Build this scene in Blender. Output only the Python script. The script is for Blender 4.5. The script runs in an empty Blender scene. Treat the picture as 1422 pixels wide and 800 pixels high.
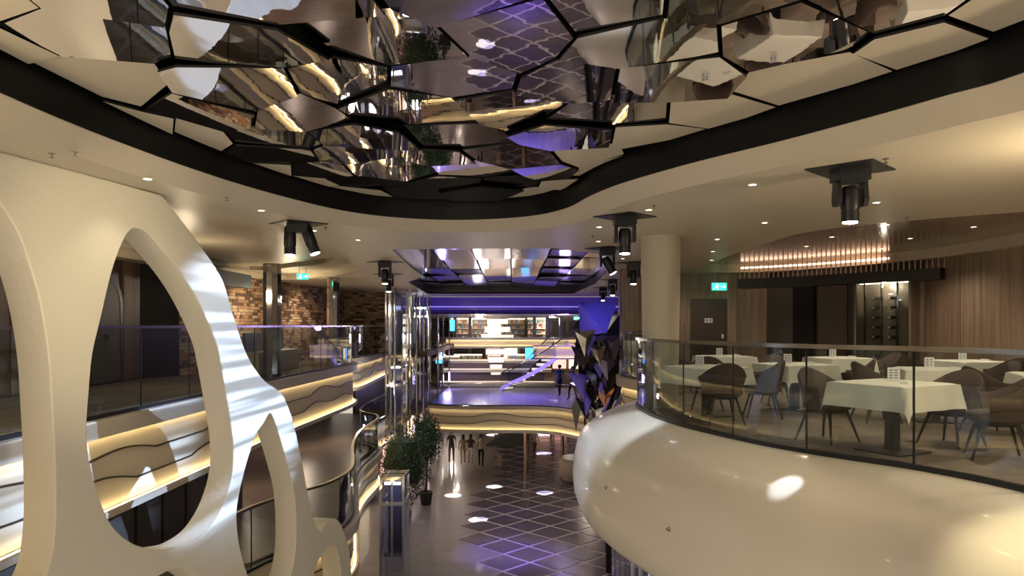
import bpy, bmesh, math, random
from mathutils import Vector, Matrix
random.seed(7)
PI = math.pi
sc = bpy.context.scene
C = sc.collection
# ---------------------------------------------------------------- camera, world, exposure
EYE = 7.2
F = 1000.0
cam_d = bpy.data.cameras.new('camera'); cam_d.sensor_width = 36; cam_d.lens = 36*F/1422
cam_d.shift_y = 52/1422; cam_d.clip_end = 200
cam = bpy.data.objects.new('camera', cam_d); C.objects.link(cam)
cam.location = (0, 0, EYE); cam.rotation_euler = (PI/2, 0, 0)
sc.camera = cam
w = bpy.data.worlds.new('world'); sc.world = w; w.use_nodes = True
w.node_tree.nodes['Background'].inputs[0].default_value = (1.0, .86, .70, 1)
w.node_tree.nodes['Background'].inputs[1].default_value = 0.36
sc.view_settings.view_transform = 'Standard'; sc.view_settings.look = 'None'
sc.view_settings.exposure = 0.95; sc.view_settings.gamma = 1; sc.view_settings.use_curve_mapping = False
cy = sc.cycles
cy.max_bounces = 8; cy.diffuse_bounces = 3; cy.glossy_bounces = 5; cy.transparent_max_bounces = 16
cy.transmission_bounces = 4; cy.caustics_reflective = False; cy.caustics_refractive = False
cy.sample_clamp_indirect = 4; cy.use_denoising = True
WARM = (1.0, .80, .52); COOL = (.72, .84, 1.0)
def lamp(kind, name, loc, energy, color, parent=None, target=None, spot=None, blend=.3, radius=.04):
    d = bpy.data.lights.new(name, kind); d.energy = energy; d.color = color
    if kind != 'SUN': d.shadow_soft_size = radius
    if spot: d.spot_size = math.radians(spot); d.spot_blend = blend
    o = bpy.data.objects.new(name, d); C.objects.link(o)
    o.location = loc
    if target is not None:
        o.rotation_euler = (Vector(target)-Vector(loc)).to_track_quat('-Z', 'Y').to_euler()
    if parent: o.parent = parent; o.matrix_parent_inverse = Matrix.Translation(-Vector(parent.location))
    return o
# stand-ins for the many small deck and ceiling lamps, partly added fill
for (x, y, z, e) in [(-6.6, 9, 8.0, 26), (-6.8, 15, 8.0, 26), (-6.8, 22, 8.0, 40), (-1.5, 2, 8.9, 60), (1.5, -1, 8.9, 60),
                     (4.8, 5.5, 7.9, 60), (-4, 3, 8.3, 60)]:
    lamp('POINT', 'deck_fill', (x, y, z), e, WARM, radius=.12)  # unseen point lamps added to brighten the decks and ceiling
for (x, y, e) in [(5.5, 5.2, 60), (5.4, 8.5, 90), (7.6, 8.2, 60), (4.6, 12.5, 70), (7.4, 12.6, 80), (6.2, 16.5, 90), (4.9, 19.6, 50), (8.6, 15.2, 60), (8.8, 11.2, 60)]:
    lamp('SPOT', 'restaurant_lamp', (x, y, 8.66), e*.8, (1, .80, .58), target=(x, y, 0), spot=150, blend=.8, radius=.05)
for (x, y, e) in [(-6.2, 25.5, 55), (-6.6, 20.5, 55)]:
    lamp('SPOT', 'brick_fill', (x, y, 8.6), e*3, (1, .80, .58), target=(x-1.6, y+1, 6.2), spot=110, blend=1, radius=.05)  # added to brighten the brick wall, no fixture there
for (x, y, e) in [(-6.8, 18, 60), (-6.9, 24, 60), (-6.6, 12, 50), (-5.5, 26, 50)]:
    lamp('POINT', 'walkway_lamp', (x, y, 4.5), e*.55, (1, .78, .6), radius=.1)
for (x, y, e) in [(0, 22, 90), (-1.5, 29, 120), (2, 31, 120), (-4.6, 27, 60)]:
    lamp('SPOT', 'promenade_fill', (x, y, 8.6), e*3.6, (1, .85, .76), target=(x, y, 0), spot=95, blend=1, radius=.4)  # added soft fill over the promenade, no fixtures
for (x, y, z, e, c) in [(-4.6, 38, 1.7, 45, (1, .8, .66)), (4.3, 40, 1.7, 45, (1, .8, .66)), (-3.5, 44, 1.7, 45, (1, .8, .66)), (3.6, 46, 1.7, 45, (1, .8, .66)), (-4.5, 54, 2.6, 120, (1, .85, .75)),
                        (-2, 45, 6.4, 130, (1, .85, .85)), (3, 42, 7.2, 120, (.5, .35, 1)), (0, 54, 5.2, 150, (1, .85, .7)), (-2.5, 55, 7.5, 150, (1, .85, .7)), (3, 55, 7.5, 150, (1, .85, .7)), (-4, 44, 3.9, 50, (.5, .4, 1))]:
    lamp('POINT', 'far_fill', (x, y, z), e, c, radius=.3)  # unseen fill added to brighten the far end and under the bridge
# added violet fill imitating the violet ceiling glow on promenade and bridge
lamp('SPOT', 'violet_fill', (1.0, 20, 8.6), 4200, (.22, .12, 1), target=(-.1, 24.2, -.5), spot=24, blend=.9, radius=.1)
lamp('SPOT', 'violet_fill', (0, 39.5, 7.7), 1100, (.3, .18, 1), target=(0, 38.5, 3.3), spot=110, blend=1, radius=.1)
# ---------------------------------------------------------------- materials
MATS = {}
def mat(name, col, rough=.5, metal=0, emis=None, es=0, coat=0, bump=0, bscale=20, noise=0, nscale=5, stretch=(1, 1, 1), spec=.5):
    if name in MATS: return MATS[name]
    m = bpy.data.materials.new(name); m.use_nodes = True
    nt = m.node_tree; p = nt.nodes['Principled BSDF']
    p.inputs['Base Color'].default_value = (*col, 1); p.inputs['Roughness'].default_value = rough
    p.inputs['Metallic'].default_value = metal; p.inputs['Coat Weight'].default_value = coat; p.inputs['Coat Roughness'].default_value = .08
    p.inputs['Specular IOR Level'].default_value = spec
    if emis: p.inputs['Emission Color'].default_value = (*emis, 1); p.inputs['Emission Strength'].default_value = es
    if bump or noise:
        tc = nt.nodes.new('ShaderNodeTexCoord'); mp = nt.nodes.new('ShaderNodeMapping'); mp.inputs['Scale'].default_value = stretch
        nt.links.new(tc.outputs['Object'], mp.inputs[0])
    if noise:
        n = nt.nodes.new('ShaderNodeTexNoise'); n.inputs['Scale'].default_value = nscale; n.inputs['Detail'].default_value = 6
        nt.links.new(mp.outputs[0], n.inputs['Vector'])
        r = nt.nodes.new('ShaderNodeValToRGB')
        r.color_ramp.elements[0].position = .3; r.color_ramp.elements[1].position = .7
        r.color_ramp.elements[0].color = (*[c*(1-noise) for c in col], 1); r.color_ramp.elements[1].color = (*[min(1, c*(1+noise)) for c in col], 1)
        nt.links.new(n.outputs[0], r.inputs[0]); nt.links.new(r.outputs[0], p.inputs['Base Color'])
    if bump:
        n2 = nt.nodes.new('ShaderNodeTexNoise'); n2.inputs['Scale'].default_value = bscale; n2.inputs['Detail'].default_value = 4
        nt.links.new(mp.outputs[0], n2.inputs['Vector'])
        b = nt.nodes.new('ShaderNodeBump'); b.inputs['Strength'].default_value = bump; b.inputs['Distance'].default_value = .02
        nt.links.new(n2.outputs[0], b.inputs['Height']); nt.links.new(b.outputs[0], p.inputs['Normal'])
    MATS[name] = m; return m
def glassmat(name, tint, gloss=1.0, ior=1.5):
    m = bpy.data.materials.new(name); m.use_nodes = True; nt = m.node_tree; nt.nodes.remove(nt.nodes['Principled BSDF'])
    out = nt.nodes['Material Output']; t = nt.nodes.new('ShaderNodeBsdfTransparent'); t.inputs[0].default_value = (*tint, 1)
    g = nt.nodes.new('ShaderNodeBsdfGlossy'); g.inputs['Roughness'].default_value = .01; g.inputs[0].default_value = (.9, .95, 1, 1)
    f = nt.nodes.new('ShaderNodeFresnel'); ge = nt.nodes.new('ShaderNodeNewGeometry'); ic = nt.nodes.new('ShaderNodeMapRange')
    ic.inputs['To Min'].default_value = ior; ic.inputs['To Max'].default_value = 1/ior    # thin pane: same reflection from either face
    nt.links.new(ge.outputs['Backfacing'], ic.inputs['Value']); nt.links.new(ic.outputs['Result'], f.inputs['IOR'])
    mx = nt.nodes.new('ShaderNodeMixShader'); nt.links.new(f.outputs[0], mx.inputs[0])
    nt.links.new(t.outputs[0], mx.inputs[1]); nt.links.new(g.outputs[0], mx.inputs[2]); nt.links.new(mx.outputs[0], out.inputs[0])
    MATS[name] = m; return m
cream = mat('cream_paint', (.60, .53, .41), .55, bump=.04, bscale=3)
ceilm = mat('ceiling_paint', (.58, .515, .40), .42)
lattm = mat('plaster', (.66, .62, .53), .5, bump=.25, bscale=12)
hullm = mat('hull_white', (.70, .64, .54), .36, coat=.15)
fascm = mat('fascia_cream', (.66, .58, .44), .5)
ledge = mat('ledge', (.56, .50, .41), .4)
black = mat('black', (.003, .003, .004), .45, spec=.25)
darkm = mat('dark_metal', (.012, .013, .016), .35, .3)
mirror = mat('mirror', (.80, .76, .78), .012, 1, bump=.10, bscale=.9)
mirror2 = mat('mirror_dark', (.30, .27, .33), .10, 1, bump=.06, bscale=.9)
chrome = mat('chrome', (.75, .74, .72), .08, 1, bump=.05, bscale=3)
steel = mat('steel', (.42, .40, .37), .22, 1)
led = mat('led_strip', (1, .8, .5), .5, emis=(1, .76, .38), es=5.5)
ledc = mat('led_cool', (1, 1, 1), .5, emis=(.80, .88, 1), es=30)
lensm = mat('lens', (1, 1, 1), .3, emis=(.80, .87, 1), es=26)
downm = mat('down_lens', (1, 1, 1), .3, emis=(1, .88, .66), es=5)
stone = mat('floor_stone', (.150, .130, .125), .38, noise=.15, nscale=2, coat=.2)
tilem = mat('tile_dark', (.052, .042, .068), .24, noise=.25, nscale=3, coat=.3)
groutm = mat('tile_border', (.40, .355, .335), .25)
wood = mat('wood_panel', (.235, .165, .115), .38, noise=.32, nscale=2.2, stretch=(6, 6, .5), bump=.05)
woodd = mat('wood_dark', (.050, .034, .025), .35, noise=.3, nscale=3, stretch=(6, 6, .5))
brownc = mat('brown_ceiling', (.33, .25, .19), .16)
dark = mat('dark_panel', (.020, .017, .016), .35)
grey = mat('grey_panel', (.07, .062, .056), .45)
deckm = mat('deck_wood', (.17, .125, .095), .38, noise=.3, nscale=2, stretch=(.6, 6, 1))
carpet = mat('carpet', (.16, .125, .095), .85, noise=.25, nscale=3)
fabric = mat('chair_fabric', (.058, .036, .027), .75, bump=.2, bscale=60)
legm = mat('chair_leg', (.012, .010, .010), .4)
cloth = mat('white_cloth', (.74, .74, .66), .8)
paper = mat('paper', (.8, .8, .8), .6)
printm = mat('print', (.25, .27, .3), .6)
brickm = mat('brick', (.34, .20, .115), .75, noise=.4, nscale=1.6)
mortar = mat('mortar', (.13, .09, .06), .9)
green = mat('leaf_green', (.018, .045, .018), .6, noise=.4, nscale=8)
exitm = mat('exit_green', (.02, .5, .25), .5, emis=(.03, .75, .36), es=1.6)
exitw = mat('exit_white', (1, 1, 1), .5, emis=(.7, 1, .85), es=2.5)
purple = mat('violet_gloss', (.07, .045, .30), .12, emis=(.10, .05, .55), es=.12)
purpled = mat('violet_led', (.3, .2, .8), .3, emis=(.40, .28, 1), es=.5)
blues = mat('blue_screen', (.02, .2, .8), .3, emis=(.05, .35, 1), es=2.2)
warmw = mat('shop_glow', (.9, .8, .6), .5, emis=(1, .82, .52), es=1.1)
pinkw = mat('shop_glow_pink', (.9, .6, .5), .5, emis=(1, .52, .42), es=.8)
crystal = mat('crystal_glow', (.9, .88, .8), .2, emis=(1, .88, .70), es=.55)
bottle_m = mat('bottle_glass', (.01, .012, .008), .08)
foil = mat('foil', (.75, .62, .42), .3, .7)
glass = glassmat('clear_glass', (.84, .87, .86), ior=1.42)
glassd = glassmat('smoked_glass', (.80, .84, .84), ior=1.38)
glassb = glassmat('blue_glass', (.86, .88, .95), ior=1.4)
# ---------------------------------------------------------------- helpers
def ob(name, me, parent=None, loc=None, rot=None):
    o = bpy.data.objects.new(name, me); C.objects.link(o)
    if loc is not None: o.location = loc
    if rot is not None: o.rotation_euler = rot
    if parent: o.parent = parent
    return o
def tag(o, label=None, cat=None, group=None, kind=None):
    if label: o['label'] = label
    if cat: o['category'] = cat
    if group: o['group'] = group
    if kind: o['kind'] = kind
    return o
def thing(name, loc, label, cat, group=None, rz=0):
    o = bpy.data.objects.new(name, None); C.objects.link(o); o.empty_display_size = .1
    o.location = loc; o.rotation_euler = (0, 0, rz)
    return tag(o, label, cat, group)
class MB:
    def __init__(s): s.v = []; s.f = []; s.m = []
    def add(s, vs, fs, mi=0):
        b = len(s.v); s.v += [tuple(v) for v in vs]; s.f += [tuple(i+b for i in f) for f in fs]; s.m += [mi]*len(fs); return s
    def box(s, x0, y0, z0, x1, y1, z1, mi=0, M=None):
        vs = [Vector(p) for p in [(x0, y0, z0), (x1, y0, z0), (x1, y1, z0), (x0, y1, z0), (x0, y0, z1), (x1, y0, z1), (x1, y1, z1), (x0, y1, z1)]]
        if M: vs = [M @ v for v in vs]
        return s.add(vs, [(0, 3, 2, 1), (4, 5, 6, 7), (0, 1, 5, 4), (1, 2, 6, 5), (2, 3, 7, 6), (3, 0, 4, 7)], mi)
    def tube(s, pts, rad, n=8, mi=0, cap=True):
        pts = [Vector(p) for p in pts]
        if not hasattr(rad, '__len__'): rad = [rad]*len(pts)
        vs = []
        for i, p in enumerate(pts):
            d = (pts[min(i+1, len(pts)-1)]-pts[max(i-1, 0)]).normalized()
            a = d.orthogonal().normalized() if i == 0 else (a-d*a.dot(d)).normalized()
            b = d.cross(a)
            for k in range(n):
                t = 2*PI*k/n; vs.append(p+(a*math.cos(t)+b*math.sin(t))*rad[i])
        fs = [(i*n+k, i*n+(k+1) % n, (i+1)*n+(k+1) % n, (i+1)*n+k) for i in range(len(pts)-1) for k in range(n)]
        if cap: fs += [tuple(range(n-1, -1, -1)), tuple((len(pts)-1)*n+k for k in range(n))]
        return s.add(vs, fs, mi)
    def lathe(s, prof, n=16, mi=0, M=None):   # prof (r,z)
        vs = []
        for r, z in prof:
            for k in range(n):
                t = 2*PI*k/n; v = Vector((r*math.cos(t), r*math.sin(t), z)); vs.append(M @ v if M else v)
        fs = [(i*n+k, i*n+(k+1) % n, (i+1)*n+(k+1) % n, (i+1)*n+k) for i in range(len(prof)-1) for k in range(n)]
        fs += [tuple(range(n-1, -1, -1)), tuple((len(prof)-1)*n+k for k in range(n))]
        return s.add(vs, fs, mi)
    def mesh(s, name, mats, smooth=False, sharp=.6):
        me = bpy.data.meshes.new(name); me.from_pydata(s.v, [], s.f)
        for m in (mats if isinstance(mats, (list, tuple)) else [mats]): me.materials.append(m)
        me.polygons.foreach_set('material_index', s.m)
        if smooth:
            me.polygons.foreach_set('use_smooth', [True]*len(s.f))
            me.set_sharp_from_angle(angle=sharp)
        me.update(); return me
    def build(s, name, mats, parent=None, smooth=False, sharp=.6, loc=None, rot=None):
        return ob(name, s.mesh(name, mats, smooth, sharp), parent, loc, rot)
def catmull(pts, n=8, closed=False):
    P = [Vector((*p, 0)) if len(p) == 2 else Vector(p) for p in pts]; out = []; N = len(P)
    for i in range(N if closed else N-1):
        g = (lambda k: P[k % N]) if closed else (lambda k: P[max(0, min(N-1, k))])
        a, b, c, d = g(i-1), g(i), g(i+1), g(i+2)
        for j in range(n):
            t = j/n
            out.append(.5*((2*b)+(-a+c)*t+(2*a-5*b+4*c-d)*t*t+(-a+3*b-3*c+d)*t**3))
    if not closed: out.append(P[-1])
    return [(p.x, p.y) for p in out]
def normals(path, closed=False):
    N = len(path); out = []
    for i in range(N):
        a = path[(i-1) % N] if closed or i > 0 else path[i]; b = path[(i+1) % N] if closed or i < N-1 else path[i]
        d = Vector((b[0]-a[0], b[1]-a[1])).normalized(); out.append(Vector((d.y, -d.x)))
    return out
def offset(path, d, closed=False):
    return [(p[0]+n.x*d, p[1]+n.y*d) for p, n in zip(path, normals(path, closed))]
def sweep(mb, path, prof, closed=False, mi=0, ring=False, zf=None):
    # prof: (offset to the right of travel, z); ring: profile is closed
    ns = normals(path, closed); K = len(prof); N = len(path); vs = []
    for i, (p, n) in enumerate(zip(path, ns)):
        for o_, z in prof: vs.append((p[0]+n.x*o_, p[1]+n.y*o_, z+(zf(i) if zf else 0)))
    fs = []
    for i in range(N if closed else N-1):
        j = (i+1) % N
        for k in range(K if ring else K-1):
            l = (k+1) % K; fs.append((i*K+k, j*K+k, j*K+l, i*K+l))
    if ring and not closed: fs += [tuple(range(K)), tuple((N-1)*K+k for k in range(K-1, -1, -1))]
    return mb.add(vs, fs, mi)
def resample(path, step):
    out = [path[0]]; acc = 0
    for a, b in zip(path, path[1:]):
        L = math.hypot(b[0]-a[0], b[1]-a[1]); 
        if L == 0: continue
        t = step-acc
        while t <= L:
            out.append((a[0]+(b[0]-a[0])*t/L, a[1]+(b[1]-a[1])*t/L)); t += step
        acc = (acc+L) % step
    return out
def plate(name, outline, holes, z, th, m, parent=None, bevel=0, upright=None):
    """flat slab with holes; upright=(origin, udir) stands it up"""
    cu = bpy.data.curves.new('tmp', 'CURVE'); cu.dimensions = '2D'; cu.fill_mode = 'BOTH'; cu.extrude = th/2-bevel; cu.bevel_depth = bevel; cu.bevel_resolution = 2
    if bevel: cu.offset = -bevel
    for loop in [outline]+holes:
        sp = cu.splines.new('POLY'); sp.points.add(len(loop)-1); sp.use_cyclic_u = True
        for q, p in zip(sp.points, loop): q.co = (p[0], p[1], 0, 1)
    t = bpy.data.objects.new('tmp', cu); C.objects.link(t)
    dg = bpy.context.evaluated_depsgraph_get(); me = bpy.data.meshes.new_from_object(t.evaluated_get(dg)); bpy.data.objects.remove(t)
    me.materials.clear(); me.materials.append(m)
    if upright:
        O, u = upright; nrm = u.cross(Vector((0, 0, 1)))
        for v in me.vertices:
            c = v.co; v.co = O+u*c.x+Vector((0, 0, c.y))+nrm*(c.z-th/2)
    else:
        for v in me.vertices: v.co.z += z+th/2
    if bevel:
        me.polygons.foreach_set('use_smooth', [True]*len(me.polygons)); me.set_sharp_from_angle(angle=.7)
    me.name = name
    return ob(name, me, parent)
def pt(px, py, z):    # where the sight line through a pixel meets height z
    Y = (EYE-z)*F/(py-452); return ((px-711)/F*Y, Y)
def struct(o): o['kind'] = 'structure'; return o

# ================================================================ SETTING
CZ = 8.7
# ceiling recess with mirrors (plan outline, anticlockwise from near right)
rim_near = [(3.35, 4.71), (3.12, 5.19), (2.85, 5.71), (2.42, 6.45), (1.95, 7.15), (1.60, 7.75), (1.25, 8.45), (1.0, 9.2), (.75, 10.2), (.2, 10.95), (-.8, 11.3),
            (-1.75, 11.05), (-2.45, 10.35), (-2.95, 9.2), (-3.32, 7.9), (-3.56, 6.4), (-3.64, 5.1), (-3.6, 3.2), (-3.2, 1.4), (-2.2, .2), (0, -.3), (2.2, .3), (3.3, 1.7), (3.6, 3.3)]
rim = catmull(rim_near, 6, True)
# travel is anticlockwise -> right side normal points OUT
rim_out = offset(rim, .30, True)
rim2 = [(-2.37, 14.2), (.83, 14.0), (2.0, 15.3), (2.5, 18), (3.0, 26), (2.9, 34), (-4.0, 34), (-3.6, 25), (-2.7, 22), (-2.6, 18.5)]
left_rec = catmull([(-5.1, 4), (-5.0, 8.2), (-4.3, 9.4), (-3.85, 11.5), (-3.55, 14.4), (-3.8, 17.2), (-4.4, 20), (-6, 22.2), (-8.2, 22.4), (-8.4, 4)], 5, True)
left_rec2 = [(x*.9-.75, 13.2+(y-13.2)*.80) for x, y in left_rec]
rest_rec = catmull([(4.65, 13.2), (4.75, 11.6), (5.5, 10.5), (7.0, 9.4), (9.3, 8.8), (9.4, 11), (9.4, 15.6), (8.4, 18.4), (7.0, 20.1), (5.6, 20.2), (4.9, 18.4), (4.7, 16)], 5, True)
ceil = plate('ceiling', [(-9.4, -5), (11, -5), (11, 22.5), (6.5, 22.5), (6.5, 37.5), (-8, 37.5), (-8, 30), (-9.4, 30)], [rim_out, rim2, left_rec, rest_rec], CZ, .06, ceilm); struct(ceil)
b = MB(); sweep(b, left_rec, [(0, CZ+.06), (0, CZ+.16)], True); struct(b.build('trim_1', ceilm))
struct(plate('ceiling', [(-9.4, 3), (-4.25, 3), (-4.25, 8.8), (-3.45, 10.9), (-3.3, 24), (-9.4, 24)], [left_rec2], CZ+.16, .04, ceilm))
b = MB(); sweep(b, left_rec2, [(0, CZ+.18), (0, CZ+.30)], True); struct(b.build('trim_2', ceilm))
struct(plate('ceiling', [(-9.4, 3), (-4.25, 3), (-4.25, 8.8), (-3.6, 10.9), (-3.6, 24), (-9.4, 24)], [], CZ+.28, .04, ceilm))
struct(plate('ceiling', [(4, 8), (10.6, 8), (10.6, 21.3), (4, 21.3)], [], CZ+.22, .04, brownc))
b = MB(); sweep(b, rest_rec, [(0, CZ+.05), (0, CZ+.24)], True); struct(b.build('trim_3', ceilm))
# rim: sloped cream collar and black inner curb
b = MB(); sweep(b, rim, [(.31, CZ+.004), (.30, CZ), (0, CZ+.15), (0, CZ+.16)], True); struct(b.build('trim_4', ceilm, smooth=True, sharp=.5))
b = MB(); sweep(b, rim, [(0, CZ+.155), (-.012, CZ+.155), (-.012, CZ+.75)], True); struct(b.build('trim_5', black, smooth=True))
b = MB(); b.box(-4.3, -1, CZ+.72, 4.3, 12, CZ+.76); struct(b.build('ceiling', black))
b = MB(); sweep(b, rim2, [(0, CZ), (0, CZ+.62)], True); b.box(-4.2, 13.7, CZ+.60, 3.2, 34.2, CZ+.64); struct(b.build('trim_6', mat('curb_violet', (.03, .027, .04), .3)))
# mirror panels, jittered honeycomb
def inside(p, poly):
    c = False; n = len(poly)
    for i in range(n):
        x1, y1 = poly[i]; x2, y2 = poly[i-1]
        if (y1 > p[1]) != (y2 > p[1]) and p[0] < (x2-x1)*(p[1]-y1)/(y2-y1)+x1: c = not c
    return c
def nearest(p, poly):
    best = None; bd = 1e9
    for i in range(len(poly)):
        a = Vector(poly[i-1]); bb = Vector(poly[i]); ab = bb-a; L = ab.length_squared
        t = 0 if L == 0 else max(0, min(1, (Vector(p)-a).dot(ab)/L)); q = a+ab*t; d = (q-Vector(p)).length
        if d < bd: bd = d; best = (q.x, q.y)
    return best, bd
rim_in = offset(rim, -.07, True)
mc = thing('mirror_ceiling', (0, 5.5, CZ+.6), 'large oval recess of irregular polygon mirror panels overhead inside a black rim', 'mirror ceiling')
hx, hy = .94, .82
jit = {}
def hv(i, j, k):   # shared honeycomb vertices keyed by rounded ideal place
    cx = (i+(j % 2)*.5)*hx; cyy = j*hy
    a = PI/6+k*PI/3; x = cx+math.cos(a)*hx*.577; y = cyy+math.sin(a)*hy*.667
    key = (round(x*5), round(y*5))
    for dx in (-1, 0, 1):
        for dy in (-1, 0, 1):
            if (key[0]+dx, key[1]+dy) in jit: return jit[(key[0]+dx, key[1]+dy)]
    r = random.Random(key[0]*1000+key[1])
    jit[key] = (x+r.uniform(-.2, .2), y+r.uniform(-.19, .19)); return jit[key]
for j in range(-1, 16):
    for i in range(-6, 7):
        poly = [hv(i, j, k) for k in range(6)]
        c0 = (sum(p[0] for p in poly)/6, sum(p[1] for p in poly)/6)
        if c0[1] < .5: continue
        out = [not inside(p, rim_in) for p in poly]
        if all(out): continue
        poly = [nearest(p, rim_in)[0] if o_ else p for p, o_ in zip(poly, out)]
        cx = sum(p[0] for p in poly)/6; cyy = sum(p[1] for p in poly)/6
        area = abs(sum(poly[k-1][0]*poly[k][1]-poly[k][0]*poly[k-1][1] for k in range(6)))/2
        if area < .08: continue
        edge = nearest((cx, cyy), rim_in)[1] < .40
        r = random.Random(i*97+j*31)
        tx = r.uniform(-.05, .05); ty = r.uniform(-.05, .05)
        if edge: tx *= .6; ty *= .6
        poly = [(cx+(p[0]-cx)*.965-cx, cyy+(p[1]-cyy)*.965-cyy) for p in poly]
        clean = []
        for p in poly:
            if not clean or math.hypot(p[0]-clean[-1][0], p[1]-clean[-1][1]) > .03: clean.append(p)
        n = len(clean); mb = MB()
        lo = [(x, y, x*tx+y*ty) for x, y in clean]; hi = [(x, y, z+.02) for x, y, z in lo]
        mb.add(lo+hi, [tuple(range(n-1, -1, -1))], 0)
        mb.f += [tuple(range(n, 2*n))]+[(k, (k+1) % n, n+(k+1) % n, n+k) for k in range(n)]; mb.m += [1]*(n+1)
        p_ = mb.build('mirror_panel', [ceilm if edge else mirror, black], mc, loc=(cx, cyy-5.5, -.17+r.uniform(-.03, .03)))
        if edge: p_['label'] = 'beige painted rim panel'
# second recess: rectangular mirror tiles
mc2 = thing('mirror_ceiling', (0, 24, CZ+.5), 'farther ceiling recess lined with rectangular dark mirror tiles above the promenade', 'mirror ceiling')
rr = offset(rim2, -.05, True) if False else rim2
yy = 14.15; row = 0
while yy < 33.8:
    d = [1.5, 1.9, 2.4, 3.0, 3.2, 3.6, 4.0][min(row, 6)]
    for i in range(-4, 4):
        x0 = i*.98; x1 = x0+.93
        pp = [(x0, yy), (x1, yy), (x1, min(yy+d-.06, 33.9)), (x0, min(yy+d-.06, 33.9))]
        if not inside(((x0+x1)/2, yy+d/2), rim2): continue
        pp = [p if inside(p, rim2) else nearest(p, rim2)[0] for p in pp]
        tx, ty = random.uniform(-.05, .05), random.uniform(-.04, .04); cx, cyy = (x0+x1)/2, yy+d/2
        lo = [(x, y-24, (x-cx)*tx+(y-cyy)*ty) for x, y in pp]; mb = MB(); hi = [(x*1, y, z+.02) for x, y, z in lo]
        mb.add(lo+hi, [(3, 2, 1, 0), (4, 5, 6, 7), (0, 1, 5, 4), (1, 2, 6, 5), (2, 3, 7, 6), (3, 0, 4, 7)])
        mb.build('mirror_panel', mirror2, mc2, loc=(0, 0, -.1-.02*row))
    yy += d; row += 1

# --- floors
fl = MB(); fl.box(-9.5, 8, -.7, 6.5, 64, -.5); floor = struct(fl.build('floor', stone))
base = MB(); 
def xmin(Y):
    return -2.6 if Y > 25.4 and Y < 27.3 else (-1.3 if Y < 25.4 else (-2.3 if Y < 33 else -1.6))
AX, BY = .88, .85
cnt = 0
tm = MB(); g = .885; tm.add([(-AX*g, 0, .022), (0, -BY*g, .022), (AX*g, 0, .022), (0, BY*g, .022), (-AX*g, 0, .008), (0, -BY*g, .008), (AX*g, 0, .008), (0, BY*g, .008)],
       [(0, 1, 2, 3), (0, 4, 5, 1), (1, 5, 6, 2), (2, 6, 7, 3), (3, 7, 4, 0)]); tile_me = tm.mesh('floor_tile', tilem)
gb = MB(); gb.add([(-AX, 0, .008), (0, -BY, .008), (AX, 0, .008), (0, BY, .008)], [(0, 1, 2, 3)]); 
band = MB(); farm = MB()
for j in range(-8, 52):
    for i in range(-4, 5):
        x = -.3+(i+.5*(j % 2))*2*AX; y = 25.05+j*BY
        if x-AX < xmin(y) or x > 4.6: continue
        if y > 21 or x < 3.2:
            band.add([(x-AX, y, -.492), (x, y-BY, -.492), (x+AX, y, -.492), (x, y+BY, -.492)], [(0, 1, 2, 3)])
            if y < 46: ob('floor_tile', tile_me, floor, (x, y, -.5)); cnt += 1
            else: farm.add([(x-AX*g, y, -.48), (x, y-BY*g, -.48), (x+AX*g, y, -.48), (x, y+BY*g, -.48)], [(0, 1, 2, 3)])
band.build('tile_border', groutm, floor); o = farm.build('floor_tile_field', tilem, floor); o['kind'] = 'stuff'
# upper left deck
UL = catmull([(-5.55, 3), (-5.55, 7.8), (-5.56, 9.4), (-5.5, 13), (-5.5, 16), (-5.42, 18), (-5.30, 20.5), (-5.22, 22.8), (-5.35, 24.2), (-5.9, 25.2)], 6)
UL2 = catmull([(-6.4, 26.2), (-5.95, 27.3), (-5.95, 29.5), (-6.1, 33), (-6.2, 37)], 5)
ML = catmull([(-4.75, 7), (-4.7, 10), (-4.45, 12), (-4.05, 13.1), (-3.58, 14.1), (-3.45, 15.4), (-3.72, 16.8), (-4.15, 18.8), (-4.42, 21), (-4.42, 23.6), (-4.7, 24.8), (-5.4, 25.8), (-5.7, 28), (-5.7, 34)], 6)
def deck(name, path, z, th, xback, m):
    pts = list(path)+[(xback, path[-1][1]), (xback, path[0][1])]
    return struct(plate(name, pts, [], z-th, th, m))
deck('floor', offset(UL, -.1)+[(-6.5, 26.2)], 5.90, .3, -9.2, carpet)
deck('floor', offset(UL2, -.1), 5.90, .3, -9.2, carpet)
deck('floor', offset(ML, -.1), 3.05, .25, -9.2, deckm)
# soffit below the upper left deck
struct(plate('ceiling', offset(UL, -.35)+[(-9.2, 25.2), (-9.2, 3)], [], 4.72, .05, grey))
struct(plate('ceiling', offset(ML, -.35)+[(-9.2, 34), (-9.2, 8)], [], 1.95, .05, dark))
# restaurant deck, curve of the glass foot
RB = catmull([(4.9, 1.5), (4.75, 3.2), (4.5, 4.8), (4.22, 5.92), (4.04, 6.46), (3.76, 6.95), (3.30, 7.53), (2.89, 8.2), (2.42, 9.42), (2.16, 10.5), (2.10, 11.5), (2.16, 12.4), (2.5, 13.3), (3.0, 13.9)], 6)
RBf = RB+[(3.6, 14.2), (4.0, 22.2)]
struct(plate('floor', offset(RB, .06)+[(3.4, 14.2), (3.6, 22.2), (10.8, 22.2), (10.8, 1.5)], [], 5.63, .2, carpet))
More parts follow.
